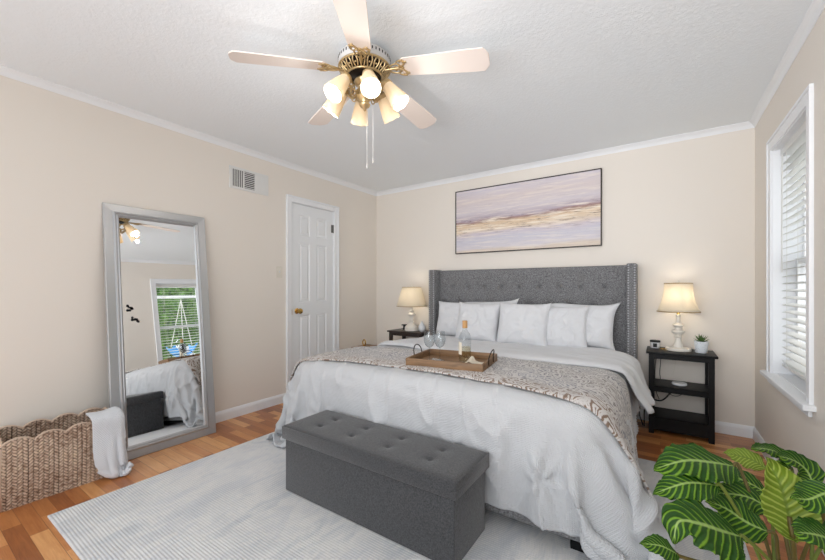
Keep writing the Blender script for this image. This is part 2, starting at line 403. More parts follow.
baseboard('baseboard_left', 1, RYB, DY0-.063, 1); baseboard('baseboard_left', 1, DY1+.069, 0, 1)
baseboard('baseboard_right', 1, RYB, 0, -1); baseboard('baseboard_back', 0, 0, RW, 0)
# door
def panel_slab(W, H, T, panels):
    """front face towards +x; local y 0..W, z 0..H; recessed fields with raised centres"""
    bm = BM(); ys = sorted({0, W, *[p[0] for p in panels], *[p[1] for p in panels]}); zs = sorted({0, H, *[p[2] for p in panels], *[p[3] for p in panels]})
    def ispanel(y, z): return any(p[0] < y < p[1] and p[2] < z < p[3] for p in panels)
    V = {}
    def v(y, z, x=0):
        k = (round(y, 4), round(z, 4), round(x, 4))
        if k not in V: V[k] = bm.verts.new((x, y, z))
        return V[k]
    for a, b in zip(ys, ys[1:]):
        for c, d in zip(zs, zs[1:]):
            if not ispanel((a+b)/2, (c+d)/2): bm.faces.new((v(a, c), v(b, c), v(b, d), v(a, d)))
    for (a, b, c, d) in panels:
        rings = [(0, 0), (.010, -.007), (.022, -.007), (.036, -.001)]
        L = [[v(a+i, c+i, x), v(b-i, c+i, x), v(b-i, d-i, x), v(a+i, d-i, x)] for i, x in rings]
        for p, q in zip(L, L[1:]):
            for k in range(4): bm.faces.new((p[k], p[(k+1) % 4], q[(k+1) % 4], q[k]))
        bm.faces.new(L[-1])
    B = [v(0, 0, -T), v(W, 0, -T), v(W, H, -T), v(0, H, -T)]; bm.faces.new(B)
    F = [v(0, 0), v(W, 0), v(W, H), v(0, H)]
    # side walls follow the extra front vertices
    def side(pts, b0, b1): bm.faces.new([*pts, b1, b0])
    side([v(y, 0) for y in ys], B[0], B[1]); side([v(y, H) for y in ys], B[3], B[2])
    side([v(0, z) for z in zs], B[0], B[3]); side([v(W, z) for z in zs], B[1], B[2])
    return bm
DW = DY1-DY0-.008; DH = DZ-.014
pw0, pw1, pw2, pw3 = .10, DW/2-.045, DW/2+.045, DW-.10
pans = [(a, b, c, d) for a, b in ((pw0, pw1), (pw2, pw3)) for c, d in ((.22, .86), (1.00, 1.62), (1.70, 1.92))]
d1 = obj('door_1', panel_slab(DW, DH, .035, pans), M['door'], loc=(-.004, DY0+.004, .008)); struct(d1, 'white six-panel closet door in left wall')
bm = BM()
for (a, b) in ((DY0-.063, DY0), (DY1, DY1+.069)):
    box(bm, 0, .018, a, b, 0, DZ+.062, .004); 
    box(bm, .001, .026, (a-.0015 if a < DY0 else b-.018), (a+.018 if a < DY0 else b+.0015), 0, DZ+.0605, .004)
box(bm, 0, .018, DY0, DY1, DZ, DZ+.062, .004); box(bm, .001, .0265, DY0-.0665, DY1+.0725, DZ+.044, DZ+.064, .004)
box(bm, -.09, .001, DY0-.004, DY0+.0025, 0, DZ); box(bm, -.09, .001, DY1-.0025, DY1+.004, 0, DZ); box(bm, -.09, .001, DY0, DY1, DZ-.003, DZ+.004); box(bm, -.1, -.05, DY0, DY1, 0, DZ)
o = obj('door_frame', bm, M['trim'], d1); o.location = -d1.location
bm = BM(); lathe(bm, [(0, 0), (.028, 0), (.030, .004), (.026, .008), (.012, .010), (.010, .030), (.016, .036), (.026, .046), (.029, .056), (.025, .066), (.012, .071), (0, .072)], 24)
bmesh.ops.transform(bm, matrix=Matrix.Rotation(PI/2, 4, 'Y'), verts=bm.verts)
obj('door_knob', bm, M['brass'], d1, angle=40, loc=(0, -1.295-DY0-.004, .905))
for z in (.24, 1.83):
    bm = BM(); box(bm, -.002, .003, -.03, .0, -.045, .045); tube(bm, [(.005, .004, -.048), (.005, .004, .048)], .005)
    obj('hinge', bm, M['hinge'], d1, loc=(0, DW, z))
bm = BM(); box(bm, -.002, .002, 0, .012, -.03, .03); obj('latch_plate', bm, M['brass'], d1, loc=(.001, -.0, .897))

# window in the right wall
wn = thing('window_1', 'white sash window with open blind in right wall', 'window', (RW, 0, 0)); wn['kind'] = 'structure'; del wn['category']
bm = BM()
cy0, cy1, cz1 = WY0-.070, WY1+.070, WZ1+.072
for (a, b, c, d) in ((cy0, WY0, WZ0-.0, cz1), (WY1, cy1, WZ0-.0, cz1)):
    box(bm, -.012, 0, a, b, c, d, .002)
box(bm, -.012, 0, WY0, WY1, WZ1, cz1, .002)
for (a, b, c, d) in ((cy0-.0015, cy0+.016, WZ0+.001, cz1-.0165), (cy1-.016, cy1+.0015, WZ0+.001, cz1-.0165), (cy0-.0015, cy1+.0015, cz1-.016, cz1+.0015)): box(bm, -.018, -.001, a, b, c, d, .002)
box(bm, -.002, .168, WY0-.004, WY0+.006, WZ0, WZ1-.006); box(bm, -.002, .168, WY1-.006, WY1+.004, WZ0, WZ1-.006); box(bm, -.002, .168, WY0-.004, WY1+.004, WZ1-.006, WZ1+.004); box(bm, .021, .168, WY0-.004, WY1+.004, WZ0-.01, WZ0+.0065)
obj('casing', bm, M['trim'], wn)
bm = BM(); box(bm, -.045, .03, cy0-.03, cy1+.03, WZ0-.024, WZ0+.003, .005); box(bm, -.016, 0, cy0+.02, cy1-.02, WZ0-.062, WZ0-.026, .004); obj('window_sill', bm, M['trim'], wn)
def sash(z0, z1, x):
    bm = BM(); t = .04
    box(bm, x, x+.03, WY0, WY0+t, z0, z1, .003); box(bm, x, x+.03, WY1-t, WY1, z0, z1, .003)
    box(bm, x, x+.03, WY0+t, WY1-t, z0, z0+t+(.03 if z0 < 1 else 0), .003); box(bm, x, x+.03, WY0+t, WY1-t, z1-t, z1, .003)
    s = obj('sash', bm, M['trim'], wn)
    bm = BM(); box(bm, x+.012, x+.016, WY0+t, WY1-t, z0+t, z1-t); obj('pane', bm, M['pane'], s)
zm = 1.32
sash(WZ0+.004, zm+.02, .105); sash(zm-.02, WZ1, .136)
# blind
bl = thing('window_blind', 'white two-inch slat blind lowered inside the window frame', 'blind', (RW+.066, 0, 0))
bm = BM(); box(bm, -.03, .03, WY0+.006, WY1-.006, WZ1-.05, WZ1-.002, .004); obj('headrail', bm, M['white'], bl)
bm = BM(); z = WZ0+.095; tl = math.radians(14)
while z < WZ1-.075:
    for k in range(1):
        c, s_ = math.cos(tl), math.sin(tl); pr = []
        for j in range(7):
            q = -.0245+.049*j/6; pr.append((q, .0022*(1-(q/.0245)**2)))
        poly = [(q*c-h*s_, z+q*s_+h*c) for q, h in pr]+[(q*c-(h-.0025)*s_, z+q*s_+(h-.0025)*c) for q, h in pr[::-1]]
        prism(bm, poly, 1, WY0+.01, WY1-.01)
    z += .0445
obj('slats', bm, M['slat'], bl, angle=40)
bm = BM(); box(bm, -.025, .025, WY0+.01, WY1-.01, WZ0+.055, WZ0+.073, .004); obj('bottom_rail', bm, M['white'], bl)
for y in (WY0+.12, WY1-.12):
    for x in (-.024, .024):
        bm = BM(); tube(bm, [(x, y, WZ0+.07), (x, y, WZ1-.04)], .0012, 5); obj('ladder_cord', bm, M['rope'], bl)
bm = BM(); tube(bm, [(-.034, WY1-.07, WZ1-.05), (-.036, WY1-.07, 1.25)], .004, 6); obj('tilt_wand', bm, M['white'], bl)
for y, z1 in ((WY0+.12, 1.72), (WY0+.135, 1.83)):
    bm = BM(); tube(bm, [(-.034, y, WZ1-.05), (-.036, y, z1)], .0012, 5); lathe(bm, [(0, -.03), (.006, -.028), (.005, -.005), (.002, 0), (0, 0)], 8, (-.036, y, z1)); obj('pull_cord', bm, M['rope'], bl)

# vent, switches
vt = thing('air_vent', 'white three-section air register high on the left wall', 'vent', (0, -1.832, 2.14))
VW, VH = .194, .098
bm = BM()
for b in ((0, .008, -VW, VW, VH-.022, VH), (0, .008, -VW, VW, -VH, -VH+.022), (0, .008, -VW, -VW+.032, -VH+.022, VH-.022), (0, .008, VW-.036, VW, -VH+.022, VH-.022)): box(bm, *b, .002)
obj('frame', bm, M['white'], vt)
bm = BM(); box(bm, .0005, .002, -VW+.03, VW-.03, -VH+.02, VH-.02); obj('duct_opening', bm, M['ventdark'], vt)
s0, s1 = -VW+.032, VW-.036; third = (s1-s0)/3
bm = BM()
for k in range(6):
    y = s0+third*(k+.75)/6.2; box(bm, .002, .007, y-.0035, y+.0035, -VH+.022, VH-.022)
box(bm, .002, .008, s0+third-.004, s0+third+.004, -VH+.022, VH-.022)
obj('upright_louvres', bm, M['white'], vt)
bm = BM()
for k in range(9):
    z = -VH+.022+(2*VH-.044)*(k+.5)/9; box(bm, .002, .007, s0+third, s0+2*third, z-.004, z+.003)
obj('level_louvres', bm, M['white'], vt)
bm = BM()
for k in range(6):
    y = s0+2*third+third*(k+.5)/6; box(bm, .002, .006+.001*(k % 2), y-.0098, y+.0085, -VH+.022, VH-.022)
obj('closed_louvres', bm, M['white'], vt)
bm = BM(); tube(bm, [(.008, VW-.018, -.03), (.016, VW-.018, .0), (.008, VW-.018, .02)], .003, 6); obj('damper_lever', bm, M['white'], vt)
sw = thing('light_switch', 'small ivory toggle switch plate left of the white door', 'light switch', (0, -1.514, 1.31))
bm = BM(); box(bm, 0, .006, -.036, .036, -.058, .058, .003); obj('plate', bm, M['cream'], sw)
bm = BM(); box(bm, .006, .018, -.005, .005, -.004, .014, .002); obj('toggle', bm, M['white'], sw)

# wall decals beside the window
def blob(name, r, seed, loc, mats, label):
    R = random.Random(seed); bm = BM()
    for k in range(7):
        cy, cz, rr = R.uniform(-r, r), R.uniform(-r, r), R.uniform(.25, .5)*r; n = 9
        a = [bm.verts.new((-.0015-.0003*k, cy+rr*math.cos(2*PI*j/n)*R.uniform(.8, 1.2), cz+rr*math.sin(2*PI*j/n)*R.uniform(.8, 1.2))) for j in range(n)]
        f = bm.faces.new(a); f.material_index = k % 2
        bmesh.ops.extrude_face_region(bm, geom=[f])
    me = bpy.data.meshes.new(name); bm.to_mesh(me); bm.free(); me.materials.append(mats[0]); me.materials.append(mats[1])
    o = link(name, me, None, loc=loc); tag(o, label, 'wall decal', 'wall decals beside the window'); return o
blob('wall_decal', .05, 3, (RW, -1.605, 1.655), (M['decal2'], M['decal']), 'upper small black and white decal on wall beside window')
blob('wall_decal', .05, 9, (RW, -1.575, 1.475), (M['decal2'], M['decal2']), 'lower small grey decal on wall beside window')

# ------------------------------------------------------------------ rug
RGX0, RGX1, RGY0, RGY1, RGT = .604, 3.468, -3.302, -.90, .010
bm = BM(); box(bm, RGX0, RGX1, RGY0, RGY1, .0005, RGT, .003)
rug = obj('area_rug', bm, M['rug']); tag(rug, 'large pale grey ribbed area rug under the bed and bench', 'rug')

# ------------------------------------------------------------------ cloth solver
def drape(nx, ny, X0, Y0, sx, sy, z0, collide, steps=120, iters=12, pin=None, seed=1, jitter=0.0, init=None, bend=.25, damp=.985, dt=1/60, stretch=1.0):
    xs = np.linspace(X0, X0+sx, nx); ys = np.linspace(Y0, Y0+sy, ny)
    P = np.stack([*np.meshgrid(xs, ys, indexing='ij'), np.full((nx, ny), z0)], -1).astype(float)
    if init is not None: P = init(P)
    R = np.random.RandomState(seed)
    hx, hy = sx/(nx-1)*stretch, sy/(ny-1)*stretch
    P[..., 2] += R.rand(nx, ny)*jitter
    V = np.zeros_like(P)
    w = np.ones((nx, ny, 1))
    if pin is not None: w[pin] = 0
    cons = []
    def add(dx, dy, L, k):
        for px in (0, 1):
            for py in (0, 1):
                if (dx == 0 and px) or (dy == 0 and py): continue
                if dx and dy and py: continue
                # colour by parity along the main direction
                sx_ = slice(px*max(dx, 1), None, 2*dx) if dx else slice(None)
                I = np.arange(nx-abs(dx)); J = np.arange(ny-abs(dy))
                if dx: I = I[(I//dx) % 2 == px]
                elif dy: J = J[(J//dy) % 2 == py]
                if dx and dy < 0: J = J-dy
                cons.append((I, J, I+dx, J+dy, L, k))
    add(1, 0, hx, 1.0); add(0, 1, hy, 1.0); d = math.hypot(hx, hy); add(1, 1, d, .35); add(1, -1, d, .35)
    add(2, 0, 2*hx, bend); add(0, 2, 2*hy, bend)
    C2 = []
    for I, J, I2, J2, L, k in cons:
        if len(I) == 0 or len(J) == 0: continue
        ii, jj = np.meshgrid(I, J, indexing='ij'); i2, j2 = np.meshgrid(I2, J2, indexing='ij')
        a = (ii*ny+jj).ravel(); b = (i2*ny+j2).ravel(); C2.append((a, b, L, k))
    Pf = P.reshape(-1, 3); Vf = V.reshape(-1, 3); wf = w.reshape(-1, 1)
    for st in range(steps):
        Vf[:, 2] -= 9.8*dt*wf[:, 0]; Vf *= damp
        prev = Pf.copy(); Pf += Vf*dt*wf
        for it in range(iters):
            for a, b, L, k in C2:
                D = Pf[b]-Pf[a]; ln = np.sqrt((D*D).sum(1, keepdims=True))+1e-9
                wa, wb = wf[a], wf[b]; s = (ln-L)/ln/(wa+wb+1e-9)*k
                if L > 1.9*min(hx, hy): s = np.minimum(s, 0)      # bending only resists folding
                D *= s; Pf[a] += D*wa; Pf[b] -= D*wb
            if it % 3 == 2 or it == iters-1:
                collide(Pf, prev)
        Vf[:] = (Pf-prev)/dt
        sp = np.sqrt((Vf**2).sum(1, keepdims=True)); Vf *= np.minimum(1, 2.5/(sp+1e-9))
    return P
def box_push(P, prev, lo, hi, r, fr=.6):
    """push points out of a box rounded by r; friction against the previous position"""
    lo = np.array(lo); hi = np.array(hi); c = (lo+hi)/2; h = (hi-lo)/2
    q = P-c; a = np.abs(q); o = a-h; m = np.maximum(o, 0); dist = np.sqrt((m**2).sum(1))
    inside = (o < 0).all(1); outn = (~inside) & (dist < r)
    if outn.any():
        n = (m[outn]*np.sign(q[outn]))/(dist[outn, None]+1e-9)
        dl = (r-dist[outn])[:, None]; P[outn] += n*dl
        mv = P[outn]-prev[outn]; t = mv-n*(mv*n).sum(1, keepdims=True); P[outn] -= t*fr
    if inside.any():
        oi = o[inside]; ax = oi.argmax(1); Q = P[inside]; s = np.sign(q[inside][np.arange(len(ax)), ax]); s[s == 0] = 1
        Q[np.arange(len(ax)), ax] = (c+s[:, None]*(h+r))[np.arange(len(ax)), ax] if s.ndim > 1 else (c[ax]+s*(h[ax]+r)); P[inside] = Q
def floor_push(P, prev, z, fr=.7):
    m = P[:, 2] < z
    if m.any():
        P[m, 2] = z; P[m, :2] -= (P[m, :2]-prev[m, :2])*fr

# ------------------------------------------------------------------ bed
BX0, BX1, BYF = .985, 2.945, -2.085
bed = thing('king_bed', 'king bed with grey tufted wingback headboard and dressed in white', 'bed', (1.965, -1.05, RGT))
def part(name, bm, mat, parent, **k):
    """builder for parts modelled in world coordinates"""
    o = obj(name, bm, mat, parent, **k)
    p = parent; off = Vector((0, 0, 0))
    while p is not None: off += p.location; p = p.parent
    o.location = -off
    return o
def gpart(name, P, mat, parent, **k):
    o = grid_obj(name, P, mat, parent, **k); p = parent; off = Vector((0, 0, 0))
    while p is not None: off += p.location; p = p.parent
    o.location = -off; return o
# tufted headboard panel
HX0, HX1, HZ = 1.02, 2.91, 1.355
nu, nv = 190, 90
X = np.linspace(HX0, HX1, nu)[:, None]*np.ones((1, nv)); Z = np.linspace(.30, HZ, nv)[None, :]*np.ones((nu, 1))
btn = [(1.175+.1945*k, 1.16) for k in range(9)]+[(1.078+.1945*k, .99) for k in range(10)]+[(1.175+.1945*k, .82) for k in range(9)]
Yf = np.full_like(X, -.085)
for bx_, bz_ in btn:
    d2 = (X-bx_)**2+(Z-bz_)**2; Yf += .030*np.exp(-d2/(.016**2))+.014*np.exp(-d2/(.050**2))
e = np.minimum(np.minimum(X-HX0+.01, HX1-X+.01), HZ-Z+.002); Yf += .022*np.exp(-e/.012)
front = np.stack([X, Yf, Z], -1)
back = front.copy(); back[..., 1] = -.012
P3 = np.concatenate([front, back[:, ::-1][:, :1]*1, back[:, :1]], 1)
P3 = np.concatenate([front, back[:, -1:], back[:, :1], front[:, :1]], 1)
hbp = gpart('headboard', P3, M['hb'], bed)
bm = BM(); box(bm, HX0-.02, HX1+.02, -.050, -.012, .05, .35); part('headboard_base', bm, M['hb'], bed)
for bx_, bz_ in btn:
    bm = BM(); lathe(bm, [(.0, .007), (.006, .0055), (.0105, .002), (.011, 0), (0, 0)], 14)
    bmesh.ops.transform(bm, matrix=Matrix.Translation((bx_, -.0470, bz_)) @ Matrix.Rotation(PI/2, 4, 'X'), verts=bm.verts)
    part('tuft_button', bm, M['hb'], bed, smooth=True)
for a, b in ((.938, 1.020), (2.910, 2.984)):
    bm = BM(); box(bm, a, b, -.20, -.01, .03, 1.362, .010, 3); wg = part('headboard_wing', bm, M['hb'], bed, angle=50)
    for cx in (a+.014, b-.014):
        bm = BM(); z = .10
        while z < 1.35:
            vs0 = set(bm.verts)
            lathe(bm, [(0, .0035), (.004, .003), (.0068, 0), (.0068, -.001)], 8)
            nv_ = [v for v in bm.verts if v not in vs0]
            bmesh.ops.transform(bm, matrix=Matrix.Translation((cx, -.2005, z)) @ Matrix.Rotation(PI/2, 4, 'X'), verts=nv_)
            z += .0215
        part('nailhead_trim', bm, M['nickel'], wg, smooth=True)
for a, b in ((BX0-.015, BX0+.025), (BX1-.025, BX1+.015)):
    bm = BM(); box(bm, a, b, BYF, -.2, .062, .33, .012, 3); part('side_rail', bm, M['hb'], bed, angle=50)
bm = BM(); box(bm, BX0-.015, BX1+.015, BYF-.02, BYF+.02, .062, .33, .012, 3); part('foot_rail', bm, M['hb'], bed, angle=50)
for x in (BX0+.07, BX1-.07):
    for y in (-2.03, -.3):
        bm = BM(); box(bm, x-.05, x+.05, y-.05, y+.05, RGT if y < -.9 else 0, .07, .004); part('leg', bm, M['black'], bed)
bm = BM(); box(bm, BX0+.03, BX1-.03, -2.06, -.10, .16, .600, .08, 5); part('mattress', bm, M['sheet'], bed, angle=60)
# comforter
def bed_col(P, prev):
    box_push(P, prev, (BX0+.067, -2.120+.095, .05), (BX1-.067, 0, .545), .095, .75)
    box_push(P, prev, (BX0-.013, BYF-.018, .05), (BX1+.013, -.2, .34), .022, .3)
    P[:, 1] = np.maximum(P[:, 1], -2.172)
    m = (P[:, 0] > 1.36) & (P[:, 0] < 2.50) & (P[:, 2] < .40)
    P[m, 1] = np.maximum(P[m, 1], -2.148)
    floor_push(P, prev, RGT+.012)
CX0, CX1, CY0, CY1 = .515, 3.415, -2.575, -.32
cnx, cny = 104, 84
def cinit(P):
    """start with the overhang already hanging, corners fanned out"""
    x, y = P[..., 0].copy(), P[..., 1].copy(); ex0, ex1, ef = BX0-.03, BX1+.03, -2.124
    ox = np.where(x < ex0, x-ex0, np.where(x > ex1, x-ex1, 0)); oy = np.where(y < ef, y-ef, 0)
    r = np.hypot(ox, oy)+1e-9; dx, dy = ox/r, oy/r; th = np.arctan2(np.abs(oy), np.abs(ox)+1e-9)
    corner = (np.abs(ox) > 0) & (np.abs(oy) > 0)
    out = r*(.10+.30*np.sin(2*th)*corner)+.012*np.sin(np.where(corner, th*14, 0))*r*4
    drop = np.sqrt(np.maximum(r*r-out*out, 0))*(r > .001)
    P[..., 0] = np.clip(x, ex0, ex1)+dx*out; P[..., 1] = np.maximum(y, ef)+dy*np.where(np.abs(oy) > 0, out*.15, 0)
    P[..., 2] = .642-drop+.008*(r < .001)
    low = np.minimum(P[..., 2]-.03, 0); P[..., 2] -= low; P[..., 0] -= dx*low*.8; P[..., 1] -= dy*low*.8
    return P
com = drape(cnx, cny, CX0, CY0, CX1-CX0, CY1-CY0, .65, bed_col, steps=70, iters=16, pin=(slice(22, -22), slice(-3, None)), jitter=.002, stretch=1.006, init=cinit, damp=.96)
w_ = np.clip((-com[..., 1]-.7)/1.2, 0, 1); dr = np.clip((.60-com[..., 2])/.55, 0, 1)
com[..., 0] += np.where(com[..., 0] > BX1-.02, .11*w_*dr**1.1, 0)+np.where(com[..., 0] < BX0+.02, -.05*w_*dr, 0)   # the thick quilt stands off the bed sides
com[..., 2] += np.clip((com[..., 2]-.60)*20, 0, 1)*.012*(1-((com[..., 0]-1.965)/.97)**2)
com[..., 2] -= .030*np.clip((com[..., 1]+1.55)/.9, 0, 1)*np.clip((com[..., 2]-.5)*8, 0, 1)
com += np.stack([np.zeros((cnx, cny))]*2+[.006*np.clip((com[..., 2]-.56)*12, 0, 1)*vnoise(*np.meshgrid(np.linspace(0, 9, cnx), np.linspace(0, 7, cny), indexing='ij'), 3)], -1)
def refine(G, k):
    """bicubic (Catmull-Rom) resampling of a grid by an integer factor"""
    def ax(G):
        n = G.shape[0]; Q = np.concatenate([2*G[:1]-G[1:2], G, 2*G[-1:]-G[-2:-1]]); out = []
        for j in range(k):
            t = j/k; p0, p1, p2, p3 = Q[:-3], Q[1:-2], Q[2:-1], Q[3:]
            out.append(.5*((2*p1)+(p2-p0)*t+(2*p0-5*p1+4*p2-p3)*t*t+(3*p1-p0-3*p2+p3)*t**3))
        R = np.stack(out, 1).reshape(-1, *G.shape[1:]); return np.concatenate([R, G[-1:]])
    return np.swapaxes(ax(np.swapaxes(ax(G), 0, 1)), 0, 1)
def normals(G):
    a = np.gradient(G, axis=0); b = np.gradient(G, axis=1); n = np.cross(a, b); return n/(np.linalg.norm(n, axis=-1, keepdims=True)+1e-9)
def blur(G, k):
    for _ in range(k):
        H = G.copy(); H[1:-1] = (G[:-2]+2*G[1:-1]+G[2:])/4; K = H.copy(); K[:, 1:-1] = (H[:, :-2]+2*H[:, 1:-1]+H[:, 2:])/4; G = K
    return G
fine = refine(blur(com, 1), 3)
fn = normals(blur(fine, 2))
uu, vv = np.meshgrid(np.linspace(0, CX1-CX0, fine.shape[0]), np.linspace(0, CY1-CY0, fine.shape[1]), indexing='ij')
wr = vnoise(uu*7+vv*2, vv*3.0-uu, 5, 4); wr = -np.abs(wr)*.016+.005*vnoise(uu*22, vv*22, 8, 2)+.020*vnoise(uu*5.5+vv*.8, vv*1.1+3, 15, 2)*np.clip((.62-fine[..., 2])*5, 0, 1)-.010*np.abs(vnoise(uu*9+vv*2.5, vv*2+1, 16, 2))*np.clip((.62-fine[..., 2])*5, 0, 1)
side = np.clip((.64-fine[..., 2])*4, .2, 1)
wr = wr*side; lowp = np.clip((.50-fine[..., 2])*10, 0, 1); wr = wr*(1-lowp)+np.maximum(wr, -.004)*lowp
hang = np.clip((.63-fine[..., 2])*6, 0, 1)
r1 = np.clip(1-np.abs(vnoise(uu*4.2+.9*vnoise(uu*2, vv*2, 44, 2), vv*1.3+2, 41, 2))*3.2, 0, 1)**2; r2 = np.clip(1-np.abs(vnoise(uu*6.5+vv*1.8, vv*2.2+7, 43, 2))*3.5, 0, 1)**2
wr = wr+hang*(.030*r1+.018*r2)+(1-hang)*.010*r2
fine = fine+fn*wr[..., None]
for qi in range(6):                                  # quilting tacks
    for qj in range(7):
        cx_, cy_ = .30+qi*.48+(qj % 2)*.22, .19+qj*.255
        du, dv = uu-cx_, vv-cy_; an_ = np.arctan2(dv, du); rr_ = np.hypot(du, dv); fine = fine-fn*(.016*np.exp(-(du**2+(dv*2.4)**2)/.0020)+(.008 if qj == 0 else .001)*np.cos(an_*6+qi)*np.exp(-((rr_-.07)/.05)**2))[..., None]
cf = grid_obj('comforter', fine, M['comforter'], uv=np.stack([uu, vv], -1)); solidify(cf, .010, -1)
tag(cf, 'white seersucker comforter draped over the bed down to the rug', 'comforter')
base_s = blur(refine(com, 2), 3); bn = normals(blur(base_s, 5))
def overlay(u0, u1, v0f, v1f, n, m, lift, waver=0):
    """sheet lying on the comforter: parameters in comforter cloth metres"""
    U = np.linspace(u0, u1, n)[:, None]*np.ones((1, m)); a = np.array([v0f(u) for u in np.linspace(u0, u1, n)]); b = np.array([v1f(u) for u in np.linspace(u0, u1, n)])
    T = np.linspace(0, 1, m)[None, :]; Vv = a[:, None]*(1-T)+b[:, None]*T
    gx = U/(CX1-CX0)*(base_s.shape[0]-1); gy = Vv/(CY1-CY0)*(base_s.shape[1]-1)
    i = np.clip(gx.astype(int), 0, base_s.shape[0]-2); j = np.clip(gy.astype(int), 0, base_s.shape[1]-2); fx = (gx-i)[..., None]; fy = (gy-j)[..., None]
    def smp(G): return (G[i, j]*(1-fx)+G[i+1, j]*fx)*(1-fy)+(G[i, j+1]*(1-fx)+G[i+1, j+1]*fx)*fy
    return smp(base_s)+smp(bn)*lift, U, Vv
# throw blanket
P, U, Vv = overlay(.24, 2.86, lambda u: .43+.19*math.sin(min(PI, max(0, u-.2)*1.25))**.8, lambda u: 1.10+.22*math.sin(min(PI*.5, max(0, u-.3)*.9))-.10*max(0, u-2.3), 190, 84, .017)
edge = np.minimum(np.arange(84), np.arange(84)[::-1])/84
P = P+ (normals(blur(P, 3))*(.005*vnoise(U*7, Vv*7, 12, 3)-.006*np.exp(-edge/.03)[None, :])[..., None])
uvt = np.stack([U*1.0, (Vv-Vv[:, :1])], -1)
th = grid_obj('throw_blanket', P, M['throw'], uv=uvt); solidify(th, .009, 0)
tag(th, 'grey and taupe damask throw laid across the middle of bed', 'throw blanket')
# turned-down flat sheet near the pillows
P, U, Vv = overlay(.20, 2.70, lambda u: 1.38+.02*math.sin(u*3)+.10*max(0, u-2.35)*2, lambda u: 2.20, 170, 60, .020)
T = np.linspace(0, 1, 60)[None, :]
P = P+normals(blur(P, 3))*(.012*np.exp(-((T-.07)/.05)**2)-.016*np.exp(-T/.015)+.010*vnoise(U*4, Vv*6, 21, 3)+.012*np.clip(1-np.abs(vnoise(U*2.2+Vv*1.5, Vv*5, 22, 2))*3.2, 0, 1)**2)[..., None]
out = np.clip((U-2.38)/.3, 0, 1)**1.5; P[..., 0] += .070*out*(1+.9*vnoise(U*3, Vv*8, 5, 2)); P[..., 2] += .04*out*(1-T); 
sh = grid_obj('flat_sheet', P, M['sheet'], uv=np.stack([U, Vv], -1)); solidify(sh, .008, 0)
tag(sh, 'smooth white cotton sheet turned down below the bed pillows', 'bed sheet')
# pillows
def pillow(name, w_, h_, t_, loc, rx, rz, ry, seed, label, group, ear=.02, earl=None):
    n, m = 44, 40
    a = np.linspace(-1, 1, n)[:, None]*np.ones((1, m)); b = np.linspace(-1, 1, m)[None, :]*np.ones((n, 1))
    prof = (np.clip(1-np.abs(a)**3.2, 0, 1)*np.clip(1-np.abs(b)**3.2, 0, 1))**.5
    pin = 1-.03*(1-a**2)*np.abs(b)**2; pin2 = 1-.045*(1-b**2)*np.abs(a)**2
    x = a*w_/2*pin2; z = b*h_/2*pin
    c = (np.abs(a)*np.abs(b))**6
    el_ = ear if earl is None else earl; eg = np.where(a > 0, ear, el_); x = x+np.sign(a)*c*eg; z = z+np.sign(b)*c*eg
    wr = vnoise(a*2.6+9, b*2.6+seed, seed, 4)*.016*w_/.5+np.clip(1-np.abs(vnoise(a*2.2+b*1.2+5, b*1.6-a*1.5+5, seed+2, 2))*3.2, 0, 1)**2*.016
    sag = 1.0-.22*b
    f = np.stack([x, -(prof*t_/2*sag+wr*prof), z], -1); g = np.stack([x, (prof*t_/2*sag-wr*.3*prof), z], -1)
    G = np.concatenate([f, g[:, ::-1][:, 1:]], 1)
    uv = np.stack([np.concatenate([a, a[:, 1:]], 1), np.concatenate([b, b[:, 1:]], 1)], -1)
    o = grid_obj(name, G, M['pillow'], uv=uv); o.rotation_euler = (rx, ry, rz); o.location = loc
    return tag(o, label, 'pillow', group)
gp = 'white pillows against the headboard'
pillow('sleeping_pillow', .54, .38, .15, (1.345, -.225, .812), -.20, 0, .0, 3, 'leftmost white pillow standing against the grey headboard', gp, .012)
pillow('sleeping_pillow', .60, .38, .13, (1.650, -.165, .826), -.16, 0, -.03, 5, 'white pillow half hidden behind middle cushion, corner poking above', gp, .030, -.01)
pillow('sleeping_pillow', .56, .39, .16, (2.545, -.225, .818), -.22, .04, .04, 8, 'rightmost white pillow with its corner standing up pointed', gp, .040, -.02)
pillow('throw_pillow', .44, .39, .17, (1.625, -.375, .810), -.26, .03, .02, 11, 'second white pillow from the left, behind the wine bottle', gp, .010)
pillow('throw_pillow', .47, .40, .18, (2.085, -.395, .812), -.26, -.02, .0, 14, 'front middle white square pillow overlapping its neighbours', gp, .014)
pillow('throw_pillow', .38, .38, .14, (2.435, -.325, .802), -.24, .05, -.02, 17, 'white pillow second from the right, between two larger pillows', gp, .010)

# ------------------------------------------------------------------ storage bench
bn_ = thing('storage_bench', 'charcoal fabric storage bench with tufted lid at the bed foot', 'bench', (1.93, -2.325, RGT))
bm = BM(); box(bm, -.536, .536, -.157, .157, 0, .30, .006, 2); obj('body', bm, M['bench'], bn_, angle=50)
nu, nv = 120, 48; LW, LD, L0, L1 = .552, .170, .292, .372
a = np.linspace(-1, 1, nu)[:, None]*np.ones((1, nv)); b = np.linspace(-1, 1, nv)[None, :]*np.ones((nu, 1))
ex = np.minimum((1-np.abs(a))*LW, (1-np.abs(b))*LD); Zt = L1-.012*np.exp(-ex/.007)-.004*np.exp(-ex/.04)
tb = [(-.36+.24*k, y) for k in range(4) for y in (-.055, .06)]
for tx, ty in tb:
    d2 = (a*LW-tx)**2+(b*LD-ty)**2; Zt = Zt-.010*np.exp(-d2/.012**2)-.006*np.exp(-d2/.04**2)
top = np.stack([a*LW, b*LD, Zt], -1)
G = [top]
lid = grid_obj('lid', top, M['bench'], bn_)
bm = BM(); box(bm, -LW, LW, -LD, LD, L0, L1-.011, .003, 1)
for f in [f for f in bm.faces if f.normal.z > .9 or f.calc_center_median().z > L1-.0115]: bm.faces.remove(f)
